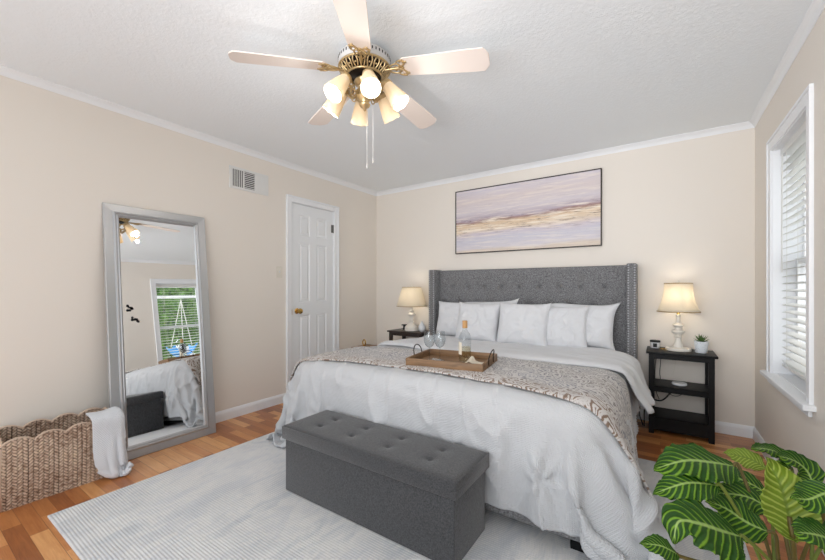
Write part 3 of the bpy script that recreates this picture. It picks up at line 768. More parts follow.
r_ = obj('lid_skirt', bm, M['bench'], lid, angle=50)
for tx, ty in tb:
    bm = BM(); lathe(bm, [(0, .004), (.006, .003), (.009, 0), (0, 0)], 12, (tx, ty, L1-.017)); obj('tuft_button', bm, M['bench'], lid, smooth=True)

# ------------------------------------------------------------------ leaning mirror
MH, MW = 1.745, .668
mr = thing('leaning_mirror', 'tall silver framed mirror leaning on the left wall', 'mirror', (.215, -2.583, .0), math.radians(-.45))
tilt = math.asin((.215-.026)/MH)
def mz(bm): bmesh.ops.transform(bm, matrix=Matrix.Rotation(-tilt, 4, 'Y'), verts=bm.verts); return bm
FR = .092
bm = BM()
prof = [(0, -.030), (0, -.006), (.004, 0), (.052, -.005), (.056, .002), (.063, .004), (.067, -.004), (.074, -.006), (.079, -.003), (.086, -.010), (FR, -.014)]
loops = []
for d, x in prof: loops.append([bm.verts.new((x, s*(MW/2-d), z)) for s, z in ((-1, d), (1, d), (1, MH-d), (-1, MH-d))])
for A, B in zip(loops, loops[1:]):
    for k in range(4): bm.faces.new((A[k], A[(k+1) % 4], B[(k+1) % 4], B[k]))
obj('frame', mz(bm), M['silver'], mr)
bm = BM(); box(bm, -.016, -.012, -MW/2+FR-.01, MW/2-FR+.01, FR-.01, MH-FR+.01); obj('mirror_glass', mz(bm), M['mirror'], mr)
bm = BM(); box(bm, -.031, -.028, -MW/2+.004, MW/2-.004, .004, MH-.004); obj('backing_board', mz(bm), M['blackmat'], mr)

# ------------------------------------------------------------------ seagrass basket
bk = thing('seagrass_basket', 'long braided seagrass basket with scalloped rim beside mirror', 'basket', (.2, -3.175, 0))
BL, BDp, BHt = .252, .150, .335
def weave(s, z):
    """woven relief height and groove value in metres of wall length s and height z"""
    cw, ch = .020, .017
    col = np.floor(s/cw); fs = s/cw-col; sg = np.where(col % 2 == 0, 1, -1)
    q = z/ch+sg*(fs-.5)*.9+(col % 2)*.5; fq = q-np.floor(q)
    r = np.sqrt(np.clip(np.sin(PI*fq), 0, 1))*np.sqrt(np.clip(np.sin(PI*fs), 0, 1)**.6)
    return r
def rim(s, L): return BHt+.030*np.abs(np.sin(PI*s/(.126 if L > .4 else .15)))**.8-.006
def basket_wall(p0, p1, outn, flip=1):
    L = math.dist(p0, p1); n = int(L/.0032); m = 120
    s = np.linspace(0, L, n)[:, None]*np.ones((1, m)); t = np.linspace(0, 1, m)[None, :]*np.ones((n, 1))
    H = rim(s, L); z = t*H
    bulge = .0+.010*np.sin(PI*t)
    outs = []
    for side, off in ((1, .0), (-1, .012)):
        h = weave(s, z*1.0)
        d = side*h*.006+(0 if side > 0 else -off)+bulge
        x = p0[0]+(p1[0]-p0[0])*s/L+outn[0]*d; y = p0[1]+(p1[1]-p0[1])*s/L+outn[1]*d
        outs.append((np.stack([x, y, z], -1), h))
    G = np.concatenate([outs[0][0], outs[1][0][:, ::-1]], 1)
    A = np.clip(1-np.concatenate([outs[0][1], outs[1][1][:, ::-1]], 1)*1.35, 0, 1)
    UV = np.stack([np.concatenate([s, s], 1), np.concatenate([z, z[:, ::-1]], 1)], -1)
    o = grid_obj('woven_wall', G, M['wicker'], bk, uv=UV, attr=A)
    bm = BM(); st = smooth_path([(p0[0]+(p1[0]-p0[0])*q/L-outn[0]*.006, p0[1]+(p1[1]-p0[1])*q/L-outn[1]*.006, float(rim(np.array(q), L))) for q in np.linspace(0, L, 60)], 2)
    tube(bm, st, .0065, 7); me = obj('rim_braid', bm, M['wicker'], o, smooth=True)
    return o
basket_wall((BDp, -BL), (BDp, BL), (1, 0)); basket_wall((-BDp, BL), (-BDp, -BL), (-1, 0))
basket_wall((BDp, BL), (-BDp, BL), (0, 1)); basket_wall((-BDp, -BL), (BDp, -BL), (0, -1))
bm = BM(); box(bm, -BDp+.005, BDp-.005, -BL+.005, BL-.005, .002, .012); obj('bottom', bm, M['wicker'], bk)
for sx_ in (-1, 1):
    for sy_ in (-1, 1):
        bm = BM(); tube(bm, [(sx_*BDp, sy_*BL, .004), (sx_*(BDp+.004), sy_*(BL+.004), BHt*.5), (sx_*BDp, sy_*BL, BHt-.01)], .010, 8); obj('corner_post', bm, M['wicker'], bk, smooth=True)
# towel over the rim corner
def tw_col(P, prev):
    box_push(P, prev, (.18, -3.20, 0), (.345, -2.935, .345), .024, .9)
    floor_push(P, prev, .006)
tn = 46
def tinit(P):
    x, y = P[..., 0].copy(), P[..., 1].copy(); ex, ey = .36, -2.918
    ox = np.maximum(x-ex, 0); oy = np.maximum(y-ey, 0); r = np.hypot(ox, oy)+1e-9; cr = (ox > 0) & (oy > 0); th = np.arctan2(oy, ox)
    out = r*(.04+.22*np.sin(2*th)*cr); drop = np.sqrt(np.maximum(r*r-out*out, 0))*(r > .001)
    P[..., 0] = np.minimum(x, ex)+ox/r*out+.010; P[..., 1] = np.minimum(y, ey)+oy/r*out; P[..., 2] = np.maximum(.378-drop, .01)
    return P
tw = drape(tn, tn, .25, -3.065, .43, .30, .378, tw_col, steps=70, iters=14, jitter=.002, init=tinit, bend=.6, pin=(slice(0, 6), slice(None)), damp=.95)
t_ = np.clip((np.arange(tn)/(tn-1)-.40)/.60, 0, 1)[:, None]; yc = tw[..., 1].mean(1, keepdims=True)+.012*t_
tw[..., 1] = yc+(tw[..., 1]-yc)*(1-.42*t_**2.2); sd = np.linspace(-1, 1, tn)[None, :]; tw[..., 2] += .075*np.abs(sd)**2.5*t_**1.5; tw[..., 0] += .022*np.sin(PI*t_)*(1-.5*sd**2)
tf = refine(blur(tw, 1), 2); uu2, vv2 = np.meshgrid(np.linspace(0, .44, tf.shape[0]), np.linspace(0, .30, tf.shape[1]), indexing='ij')
tf = tf+normals(blur(tf, 2))*(.006*vnoise(uu2*14, vv2*14, 31, 3))[..., None]
to = grid_obj('hand_towel', tf, M['towel'], uv=np.stack([uu2, vv2], -1)); solidify(to, .012, 1)
tag(to, 'white waffle towel hanging over corner of seagrass basket', 'towel')

# ------------------------------------------------------------------ nightstands
def nightstand(name, label, mat, x0, x1, y0, y1, H, shelves):
    cx, cy = (x0+x1)/2, (y0+y1)/2; t = thing(name, label, 'nightstand', (cx, cy, 0), 0, None)
    w2, d2 = (x1-x0)/2, (y1-y0)/2; L = .036
    bm = BM(); box(bm, -w2-.018, w2+.018, -d2-.018, d2+.012, H-.018, H, .004); obj('top', bm, mat, t, angle=40)
    for sx in (-1, 1):
        for sy in (-1, 1):
            bm = BM(); x = sx*(w2-L/2); y = sy*(d2-L/2); box(bm, x-L/2, x+L/2, y-L/2, y+L/2, 0, H-.018, .002); obj('leg', bm, mat, t)
    bm = BM()
    for sy in (-1, 1): box(bm, -w2+L, w2-L, sy*(d2-.010)-.009, sy*(d2-.010)+.009, H-.055, H-.018)
    for sx in (-1, 1): box(bm, sx*(w2-.010)-.009, sx*(w2-.010)+.009, -d2+L, d2-L, H-.055, H-.018)
    obj('apron', bm, mat, t)
    for zt, zb in shelves:
        bm = BM(); box(bm, -w2+.006, w2-.006, -d2+.006, d2-.006, zt-.014, zt, .001)
        for sy in (-1, 1): box(bm, -w2+L, w2-L, sy*(d2-.012)-.009, sy*(d2-.012)+.009, zb, zt)
        for sx in (-1, 1): box(bm, sx*(w2-.012)-.009, sx*(w2-.012)+.009, -d2+L, d2-L, zb, zt)
        obj('shelf', bm, mat, t)
    return t
NS = nightstand('nightstand', 'black three-tier open nightstand right of bed, under the lit lamp', M['black'], 3.072, 3.482, -.318, -.018, .650, ((.378, .335), (.135, .035)))
NSL = nightstand('nightstand', 'dark brown nightstand left of bed, mostly hidden behind the bedding', M['espresso'], .47, .915, -.335, -.035, .650, ((.40, .36), (.135, .035)))
# lamps
def table_lamp(name, label, loc, shade_m, col_prof, rb, rt, z0, z1, shade_prof, power, base_r, col):
    t = thing(name, label, 'lamp', loc)
    bm = BM(); lathe(bm, col_prof, 36); obj('lamp_base', bm, M['ceramic'], t, angle=35)
    bm = BM(); lathe(bm, shade_prof, 48); s = obj('lamp_shade', bm, shade_m, t, angle=50); solidify(s, .0015)
    for r, z in ((shade_prof[0][0], shade_prof[0][1]), (shade_prof[-1][0], shade_prof[-1][1])):
        bm = BM(); tube(bm, [(r*math.cos(2*PI*k/48), r*math.sin(2*PI*k/48), z) for k in range(48)], .0032, 6, closed=True); obj('shade_trim', bm, M['goldtrim'], s, smooth=True)
    bm = BM()
    for k in range(8):
        a = 2*PI*k/8+.2; tube(bm, [((r+.001)*math.cos(a), (r+.001)*math.sin(a), z) for r, z in shade_prof], .0016, 5)
    obj('shade_ribs', bm, shade_m, s)
    bm = BM(); zt = shade_prof[-1][1]
    lathe(bm, [(0, zt-.02), (.003, zt-.02), (.003, zt), (.008, zt+.004), (.010, zt+.012), (.006, zt+.020), (0, zt+.024)], 14); obj('finial', bm, M['ceramic'], t, smooth=True)
    bm = BM(); tube(bm, [(-.045, 0, zt-.10), (-.05, 0, zt-.06), (-.035, 0, zt-.02), (0, 0, zt-.006), (.035, 0, zt-.02), (.05, 0, zt-.06), (.045, 0, zt-.10)], .0018, 6)
    for k in range(3): a = 2*PI*k/3; tube(bm, [(0, 0, zt-.008), (shade_prof[-1][0]*math.cos(a), shade_prof[-1][0]*math.sin(a), zt)], .0018, 5)
    tube(bm, [(0, 0, col_prof[-1][1]-.005), (0, 0, zt-.145)], .010, 10)
    obj('harp', bm, M['brass'], t)
    bm = BM(); zb = zt-.115; lathe(bm, [(0, -.035), (.013, -.033), (.014, -.02), (.028, .0), (.030, .012), (.022, .030), (0, .038)], 16, (0, 0, zb)); obj('light_bulb', bm, M['bulb_lamp'], t, smooth=True)
    return t
def bell(rb, rt, z0, z1, k=1.6):
    return [(rt+(rb-rt)*(1-s)**k, z0+(z1-z0)*s) for s in [i/12 for i in range(13)]]
cp = [(0, 0), (.086, 0), (.088, .006), (.086, .018), (.080, .022), (.034, .024), (.036, .032), (.030, .044), (.021, .075), (.017, .100), (.026, .105), (.029, .112), (.020, .118), (.022, .127), (.041, .140), (.045, .150), (.041, .160),
      (.022, .170), (.020, .184), (.031, .191), (.038, .199), (.038, .206), (.022, .213), (.015, .222), (.014, .270), (.020, .275), (.020, .283), (0, .29)]
table_lamp('table_lamp', 'lit table lamp with cream bell shade on the black nightstand', (3.268, -.135, .650), M['lampshade'], cp, 0, 0, 0, 0, bell(.144, .094, .312, .540, 2.3), 1.6, .085, (1, .86, .68))
cpl = [(0, 0), (.085, 0), (.087, .006), (.080, .016), (.084, .028), (.080, .045), (.060, .065), (.042, .078), (.026, .088), (.022, .10), (.030, .110), (.030, .118), (.022, .124), (.020, .15), (.028, .165), (.046, .180), (.050, .192), (.040, .204), (.022, .214),
       (.028, .222), (.032, .228), (.020, .236), (.015, .25), (.015, .275), (.02, .28), (0, .285)]
table_lamp('table_lamp', 'lit table lamp with tapered ivory shade on the left nightstand', (.695, -.185, .650), M['lampshadel'], cpl, 0, 0, 0, 0, bell(.178, .112, .288, .512, 1.05), 1.3, .085, (1, .87, .7))
# things on the right nightstand
cj = thing('candle_jar', 'small jar candle with black lid on the black nightstand', 'candle', (3.112, -.085, .650))
bm = BM(); lathe(bm, [(0, 0), (.033, 0), (.035, .003), (.035, .045), (.033, .047), (0, .047)], 28); obj('jar', bm, M['porcelain'], cj, angle=40)
bm = BM(); box(bm, -.014, .014, -.0362, -.0335, .008, .040); obj('label', bm, M['blackmat'], cj)
bm = BM(); lathe(bm, [(0, .047), (.037, .047), (.038, .049), (.038, .060), (.036, .062), (0, .062)], 28); obj('lid', bm, M['blackmat'], cj, angle=40)
gl = thing('bracelet', 'thin brass bangles lying beside the candle jar', 'bracelet', (3.178, -.16, .650))
for k, (x, y, r, z) in enumerate(((0, 0, .024, .003), (.012, .01, .022, .008), (-.018, .028, .018, .003))):
    bm = BM(); tube(bm, [(x+r*math.cos(2*PI*j/24), y+r*math.sin(2*PI*j/24), z+.004*math.sin(2*PI*j/24+k)) for j in range(24)], .0022, 6, closed=True); obj('bangle', bm, M['brass'], gl, smooth=True)
sp = thing('potted_succulent', 'spiky green succulent in white speckled pot on black nightstand', 'plant', (3.412, -.175, .650))
bm = BM(); lathe(bm, [(0, 0), (.036, 0), (.038, .004), (.047, .086), (.045, .089), (.041, .086), (.040, .074), (0, .074)], 32); obj('pot', bm, M['speckle'], sp, angle=40)
bm = BM(); lathe(bm, [(0, .078), (.040, .076)], 20); obj('soil', bm, M['soil'], sp)
for k in range(26):
    ring = k % 3; a = k*2.399; el = (.35, .8, 1.25)[ring]; L = (.060, .062, .058)[ring]*rnd.uniform(.85, 1.1)
    d = Vector((math.cos(a)*math.cos(el), math.sin(a)*math.cos(el), math.sin(el))); s = d.cross(Vector((0, 0, 1))).normalized(); nn = s.cross(d)
    bm = BM(); rings = []
    for j in range(6):
        q = j/5; wd = .0085*(1-q)**.7*(.6+1.2*q*(1-q)*2); c = Vector((0, 0, .08))+d*(L*q)+Vector((0, 0, 1))*.010*q*q
        rings.append([bm.verts.new(c+s*wd), bm.verts.new(c+nn*wd*.45), bm.verts.new(c-s*wd), bm.verts.new(c-nn*wd*.5)])
    for A, B in zip(rings, rings[1:]):
        for i in range(4): bm.faces.new((A[i], A[(i+1) % 4], B[(i+1) % 4], B[i]))
    bm.faces.new(rings[0]); obj('leaf', bm, M['succ'], sp, smooth=True)
pk = BM(); lathe(pk, [(0, 0), (.046, 0), (.050, .004), (.050, .014), (.046, .019), (0, .020)], 32, (0, 0, 0)); o = obj('smart_speaker', pk, M['porcelain'], angle=40, loc=(3.275, -.17, .378))
tag(o, 'flat white round puck on middle shelf of the black nightstand', 'speaker')
def cable(pts, label, r=.0025, mat='blackmat', group=None):
    bm = BM(); tube(bm, smooth_path(pts, 8), r, 6); o = obj('power_cable', bm, M[mat], smooth=True); tag(o, label, 'cable', group); return o
cable([(3.262, -.045, .655), (3.262, .0-.003, .62), (3.25, -.008, .50), (3.235, -.012, .42)], 'thin pale cable behind the lamp above the middle shelf', .0016, 'cream')
cable([(3.135, -.006, .64), (3.115, -.006, .52), (3.11, -.008, .38), (3.12, -.008, .26), (3.14, -.006, .20)], 'black cable hanging leftmost behind the black nightstand', .0028)
cable([(3.155, -.006, .64), (3.15, -.006, .52), (3.145, -.006, .41), (3.17, -.006, .30), (3.24, -.006, .245), (3.30, -.006, .27), (3.32, -.006, .34)], 'black cable looping below middle shelf behind the black nightstand', .0025)
cable([(3.10, -.05, .2), (3.16, -.03, .20), (3.22, -.02, .27), (3.26, -.012, .34)], 'thick black cable rising across the gap of black nightstand', .006)
cable([(3.03, -.20, .012), (3.00, -.14, .10), (3.02, -.06, .18), (3.04, -.03, .24), (3.035, -.10, .10), (3.04, -.22, .015)], 'black cable coil on the floor between bed and black nightstand', .004)
# things on the left nightstand
bm = BM(); lathe(bm, [(0, 0), (.026, 0), (.026, .006), (.018, .012), (.016, .040), (.016, .052), (.036, .056), (.036, .066), (0, .066)], 24); o = obj('candle_holder', bm, M['blackmat'], angle=40, loc=(.600, -.20, .650))
tag(o, 'short black pillar candle holder on the left nightstand', 'candle holder')
bm = BM(); lathe(bm, [(0, 0), (.020, 0), (.034, .014), (.042, .036), (.040, .056), (.028, .080), (.014, .100), (.007, .118), (.005, .124), (.003, .118), (0, .116)], 28); o = obj('teardrop_vase', bm, M['porcelain'], smooth=True, loc=(.872, -.235, .650))
tag(o, 'small white teardrop bud vase beside the left lamp', 'vase')
bm = BM(); lathe(bm, [(0, 0), (.012, 0), (.03, .004), (.052, .022), (.056, .032), (.052, .034), (.046, .024), (.02, .008), (0, .007)], 28); o = obj('shallow_bowl', bm, M['porcelain'], smooth=True, loc=(.64, -.2, .40))
tag(o, 'white bowl on the shelf of the left nightstand', 'bowl')
bm = BM(); tube(bm, smooth_path([(.60, -.262, .655), (.63, -.28, .670), (.655, -.27, .655), (.64, -.25, .653)], 5), .0035, 6); o = obj('trinket', bm, M['glass'], smooth=True); tag(o, 'small clear trinket between candle holder and left lamp', 'trinket')
# low stool with brass ornament in the far corner
st = thing('corner_stool', 'low wooden stool in the far left corner behind the bed', 'stool', (.33, -.42, 0))
bm = BM(); box(bm, -.26, .16, -.14, .14, .425, .445, .004); obj('seat', bm, M['stoolwood'], st)
for sx in (-.23, .13):
    for sy in (-.11, .11): bm = BM(); box(bm, sx-.015, sx+.015, sy-.015, sy+.015, 0, .425, .002); obj('leg', bm, M['stoolwood'], st)
orn = thing('brass_ornament', 'small brass ring ornament standing on the corner stool', 'ornament', (.135, -.40, .445))
bm = BM(); tube(bm, [(.022*math.cos(2*PI*k/20), 0, .040+.034*math.sin(2*PI*k/20)) for k in range(20)], .0075, 8, closed=True); obj('ring', bm, M['brass'], orn, smooth=True)
bm = BM(); lathe(bm, [(0, 0), (.022, 0), (.022, .005), (.01, .009), (0, .009)], 16); obj('base', bm, M['brass'], orn, angle=40)

# ------------------------------------------------------------------ tray and what stands in it
TZ, TA = .662, math.radians(9.3)
tr = thing('serving_tray', 'rectangular brown wooden serving tray with dark metal handles on the throw', 'tray', (1.826, -1.915, TZ), TA)
TW, TD, TH, tt = .492, .395, .052, .012
bm = BM(); box(bm, 0, TW, 0, TD, 0, .010, .002); obj('tray_base', bm, M['traywood'], tr)
for b in ((0, TW, 0, tt), (0, TW, TD-tt, TD), (0, tt, tt, TD-tt), (TW-tt, TW, tt, TD-tt)):
    bm = BM(); box(bm, *b, .002, TH, .003); obj('side_board', bm, M['traywood'], tr, angle=40)
for x in (-.002, TW+.002):
    bm = BM(); y0, y1 = TD/2-.062, TD/2+.062
    tube(bm, [(x, y0, .020), (x, y0, .06)]+[(x+(.012 if x > 0 else -.012)*math.sin(PI*q), TD/2-.062*math.cos(PI*q), .062+.046*math.sin(PI*q)) for q in [i/16 for i in range(17)]]+[(x, y1, .06), (x, y1, .020)], .0034, 8)
    obj('tray_handle', bm, M['dmetal'], tr, smooth=True)
def in_tray(x, y, z=.012):
    c, s = math.cos(TA), math.sin(TA); dx, dy = x, y; return (dx, dy, TZ+z)
def wine_glass(loc, label):
    t = thing('wine_glass', label, 'glass', loc, 0, 'stemmed glasses on the tray')
    bm = BM(); lathe(bm, [(0, 0), (.033, .001), (.034, .002), (.02, .004), (.006, .008), (.0038, .02), (.0034, .085), (.005, .095), (.0, .097)], 24); obj('stem', bm, M['wineglass'], t, smooth=True)
    bm = BM(); p = [(.004, .095), (.014, .100), (.026, .112), (.034, .132), (.0375, .155), (.037, .180), (.034, .205), (.032, .218)]
    lathe(bm, p, 28); lathe(bm, [(r-.0012, z+.0008) for r, z in p], 28); obj('bowl', bm, M['wineglass'], t, smooth=True)
    t.scale = (1, 1, .88); return t
wine_glass(in_tray(1.885, -1.725), 'left of the two stemmed wine glasses in the wooden tray')
wine_glass(in_tray(1.945, -1.69), 'right of the two stemmed wine glasses, nearer the bottle')
wb = thing('wine_bottle', 'clear glass bottle of pale wine with cork stopper in tray', 'bottle', in_tray(2.100, -1.635))
bp = [(0, .004), (.030, 0), (.038, .004), (.0395, .02), (.0395, .165), (.037, .185), (.027, .205), (.017, .218), (.0145, .23), (.0145, .262), (.016, .264), (.016, .270), (.0145, .272)]
bm = BM(); lathe(bm, bp, 32); obj('bottle_glass', bm, M['wineglass'], wb, smooth=True)
bm = BM(); lathe(bm, [(0, .006), (.034, .006), (.037, .02), (.037, .105), (0, .105)], 32); obj('wine', bm, M['wine'], wb, angle=50)
bm = BM(); lathe(bm, [(.0165, .238), (.0168, .24), (.0168, .285), (.016, .290), (0, .290)], 20); obj('stopper', bm, M['cork'], wb, angle=40)
n_, m_ = 20, 6
G = np.array([[(.0400*math.cos(a), .0400*math.sin(a), z) for z in np.linspace(.055, .14, m_)] for a in np.linspace(math.radians(195), math.radians(265), n_)]); grid_obj('label', G, M['paper'], wb)
wb.scale = (1, 1, .92)
a = np.linspace(0, 1, 26)[:, None]*np.ones((1, 18)); b = np.linspace(0, 1, 18)[None, :]*np.ones((26, 1))
G = np.stack([a*.14, b*.08, .004+.010*np.abs(vnoise(a*3+1, b*2+1, 41, 3))+.022*np.exp(-((a-.2)/.12)**2)*(.5+b)], -1)
o = grid_obj('linen_napkin', G, M['paper']); o.location = (2.135, -1.715, TZ+.012); o.rotation_euler = (0, 0, TA); solidify(o, .003, 1); tag(o, 'crumpled cream napkin at the right end of the wooden tray', 'napkin')
bm = BM(); box(bm, -.05, .05, -.03, .03, 0, .004, .001); o = obj('place_card', bm, M['paper'], loc=(2.045, -1.75, TZ+.010)); o.rotation_euler = (0, 0, .3); tag(o, 'flat cream card lying in the middle of the tray', 'card')

# ------------------------------------------------------------------ painting
pt = thing('wall_painting', 'wide abstract pastel seascape canvas in thin dark frame above headboard', 'painting', (1.9495, -.001, 1.8995))
PW, PH = .752, .357
G = np.array([[(x, -.026, z) for z in np.linspace(-PH+.008, PH-.008, 2)] for x in np.linspace(-PW+.008, PW-.008, 2)]); UVp = np.array([[(i, j) for j in (0, 1)] for i in (0, 1)], float)
grid_obj('canvas', G, M['art'], pt, uv=UVp, smooth=False)
bm = BM()
for b in ((-PW, PW, -.032, 0, PH-.009, PH), (-PW, PW, -.032, 0, -PH, -PH+.009), (-PW, -PW+.009, -.032, 0, -PH+.009, PH-.009), (PW-.009, PW, -.032, 0, -PH+.009, PH-.009)): box(bm, *b, .001)
obj('frame', bm, M['dmetal'], pt)
bm = BM(); box(bm, -PW+.006, PW-.006, -.024, -.002, -PH+.006, PH-.006); obj('stretcher', bm, M['paper'], pt)

# ------------------------------------------------------------------ ceiling fan
FC = (1.833, -2.306)
fan = thing('ceiling_fan', 'white five-blade ceiling fan with six lit tulip glass shades', 'ceiling fan', (*FC, 2.44))
bm = BM(); lathe(bm, [(0, -.0155), (.088, -.0155), (.090, -.020), (.086, -.03), (.07, -.042), (0, -.042)], 40); obj('canopy', bm, M['fanwhite'], fan, angle=40)
bm = BM(); lathe(bm, [(.06, -.030), (.10, -.036), (.128, -.046), (.138, -.058), (.140, -.070), (.140, -.094), (.137, -.102), (.132, -.106), (0, -.106)], 56); hs = obj('motor_housing', bm, M['fanwhite'], fan, angle=40)
bm = BM()
for k in range(44):
    a = 2*PI*k/44; vs0 = set(bm.verts); box(bm, .1385, .1412, -.003, .003, -.080, -.066, 0)
    bmesh.ops.rotate(bm, cent=(0, 0, 0), matrix=Matrix.Rotation(a, 3, 'Z'), verts=[v for v in bm.verts if v not in vs0])
obj('vent_slots', bm, M['ventdark'], hs)
bm = BM(); lathe(bm, [(.100, -.107), (.120, -.108), (.085, -.146), (.05, -.152), (0, -.176)], 40); obj('inner_hub', bm, M['dmetal'], fan, angle=40)
bm = BM(); tube(bm, [(.136*math.cos(2*PI*k/56), .136*math.sin(2*PI*k/56), -.110) for k in range(56)], .006, 8, closed=True)
tube(bm, [(.094*math.cos(2*PI*k/56), .094*math.sin(2*PI*k/56), -.152) for k in range(56)], .006, 8, closed=True)
for k in range(20):
    a = 2*PI*k/20
    for s in (-.055, .055):
        tube(bm, smooth_path([(.134*math.cos(a+s), (.134)*math.sin(a+s), -.112), (.122*math.cos(a+s*1.9), .122*math.sin(a+s*1.9), -.130), (.096*math.cos(a+s), .096*math.sin(a+s), -.152)], 4), .0042, 6)
    c = (.116*math.cos(a), .116*math.sin(a), -.135); lathe(bm, [(0, -.006), (.007, 0), (0, .006)], 8, c)
obj('filigree_ring', bm, M['abrass'], fan, smooth=True)
TH0 = math.radians(233.176); PITCH = math.radians(12)
for k in range(5):
    an = TH0-k*2*PI/5
    n, m = 44, 14; r0, r1 = .205, .660
    rr = np.linspace(0, 1, n)[:, None]*np.ones((1, m)); ww = np.linspace(-1, 1, m)[None, :]*np.ones((n, 1))
    hw = .056+.014*np.clip(rr*1.3, 0, 1)
    R = r0+(r1-r0)*rr
    R = R-.026*np.clip((np.abs(ww)-.45)/.55, 0, 1)**1.3*np.clip((rr-.8)/.2, 0, 1)
    hw = hw*(1-.35*np.clip((.05-rr)/.05, 0, 1)**2)
    zz = -.174-.012*rr**2*0; top = np.stack([R, ww*hw, zz+0*R+.003], -1); bot = top.copy(); bot[..., 2] -= .006
    G = np.concatenate([top, bot[:, ::-1], top[:, :1]], 1)
    Rx = np.array(Matrix.Rotation(-PITCH, 3, 'X')); c0 = np.array([0, 0, -.174]); G = (G-c0) @ Rx.T + c0; G[..., 2] += (.66-G[..., 0])*.088
    bm = BM(); me = bpy.data.meshes.new('blade')
    b_ = grid_obj('blade', G, M['blade'], fan, smooth=False); b_.rotation_euler = (0, 0, an)
    # close the two ends
    bm = BM(); bm.from_mesh(b_.data); bmesh.ops.remove_doubles(bm, verts=bm.verts, dist=1e-5); bmesh.ops.holes_fill(bm, edges=[e for e in bm.edges if e.is_boundary], sides=0); bm.to_mesh(b_.data); bm.free()
    bm = BM(); Rm = Matrix.Translation((0, 0, -.174)) @ Matrix.Rotation(-PITCH, 4, 'X')
    tube(bm, smooth_path([(.085, 0, -.004), (.12, 0, -.010), (.16, 0, -.006), (.20, 0, -.006)], 5), .007, 8)
    for s in (-1, 1):
        tube(bm, smooth_path([(.13, 0, -.008), (.155, s*.022, -.008), (.185, s*.030, -.006), (.205, s*.018, -.006), (.19, s*.006, -.006), (.175, s*.014, -.006)], 5), .0045, 6)
        tube(bm, smooth_path([(.19, 0, -.006), (.215, s*.012, -.006), (.235, s*.034, -.006), (.222, s*.048, -.006), (.208, s*.040, -.006)], 5), .0045, 6)
        tube(bm, smooth_path([(.185, s*.03, -.006), (.20, s*.045, -.006), (.228, s*.052, -.006)], 4), .004, 6)
        box(bm, .222, .246, s*.036-.006, s*.036+.006, -.0085, -.003, .002)
    lathe(bm, [(0, -.006), (.010, -.003), (.010, 0), (0, 0)], 12, (.215, 0, -.004))
    bmesh.ops.transform(bm, matrix=Rm, verts=bm.verts)
    for v in bm.verts: v.co.z += (.66-v.co.x)*.088
    obj('blade_iron', bm, M['abrass'], b_, smooth=True)
# light kit
bm = BM(); lathe(bm, [(0, -.17), (.052, -.172), (.056, -.180), (.050, -.196), (.036, -.206), (.036, -.222), (.046, -.232), (.048, -.250), (.040, -.268), (.026, -.280), (.022, -.292), (.030, -.300), (.026, -.312), (.010, -.322), (.006, -.334), (0, -.338)], 36)
kit = obj('light_kit_hub', bm, M['abrass'], fan, angle=40)
for k in range(6):
    a = math.radians(34.1)+math.radians(-14+60*k)       # six arms, an equal step apart
    A = Matrix.Rotation(a, 4, 'Z')
    bm = BM(); tube(bm, smooth_path([(.044, 0, -.236), (.062, 0, -.252), (.095, 0, -.240), (.112, 0, -.216), (.117, 0, -.204)], 6), .006, 8)
    for s in (-1, 1): tube(bm, smooth_path([(.048, 0, -.245), (.060, s*.012, -.268), (.078, s*.016, -.262), (.080, s*.010, -.246), (.070, s*.006, -.246)], 5), .0034, 6)
    bmesh.ops.transform(bm, matrix=A, verts=bm.verts); obj('light_arm', bm, M['abrass'], fan, smooth=True)
    tiltm = A @ Matrix.Translation((.115, 0, -.200)) @ Matrix.Rotation(math.radians(-37), 4, 'Y')
    bm = BM(); lathe(bm, [(0, .008), (.018, .006), (.031, -.004), (.033, -.020), (.030, -.024), (0, -.024)], 24); bmesh.ops.transform(bm, matrix=tiltm, verts=bm.verts)
    fit = obj('shade_fitter', bm, M['abrass'], fan, angle=40)
    n, m = 60, 20; th_ = np.linspace(0, 2*PI, n+1)[:-1][:, None]*np.ones((1, m)); q = np.linspace(0, 1, m)[None, :]*np.ones((n, 1))
    rad = .024+.026*q**.75; rad = rad*(1+.02*np.cos(8*th_)*np.sin(PI*np.clip(q*.9+.1, 0, 1)))
    zq = -.012-.135*q-.0015*np.cos(8*th_)*np.clip((q-.85)/.15, 0, 1)
    G = np.stack([rad*np.cos(th_), rad*np.sin(th_), zq], -1); T4 = np.array(tiltm); G = G @ T4[:3, :3].T+T4[:3, 3]
    sh_ = grid_obj('lamp_shade', G, M['tulip'], fan, closed_u=True); solidify(sh_, .003, 0)
    bm = BM(); lathe(bm, [(0, -.03), (.012, -.032), (.014, -.05), (.024, -.072), (.029, -.092), (.026, -.112), (.014, -.124), (0, -.127)], 20); bmesh.ops.transform(bm, matrix=tiltm, verts=bm.verts); obj('light_bulb', bm, M['bulb'], sh_, smooth=True)
    l = bpy.data.lights.new('fan_glow', 'POINT'); l.energy = 0.9; l.color = (1, .98, .95); l.shadow_soft_size = .018
    lo = bpy.data.objects.new('fan_glow', l); COL.objects.link(lo); lo.parent = fan; lo.location = tiltm @ Vector((0, 0, -.172))
for (x, y, z1) in ((.010, .007, 1.812), (.037, .025, 1.842)):
    bm = BM(); tube(bm, [(x, y, -.30), (x, y, z1-2.44)], .0014, 5); lathe(bm, [(0, .008), (.003, .006), (.0045, -.008), (.003, -.016), (0, -.018)], 10, (x, y, z1-2.44)); obj('pull_chain', bm, M['fanwhite'], fan)

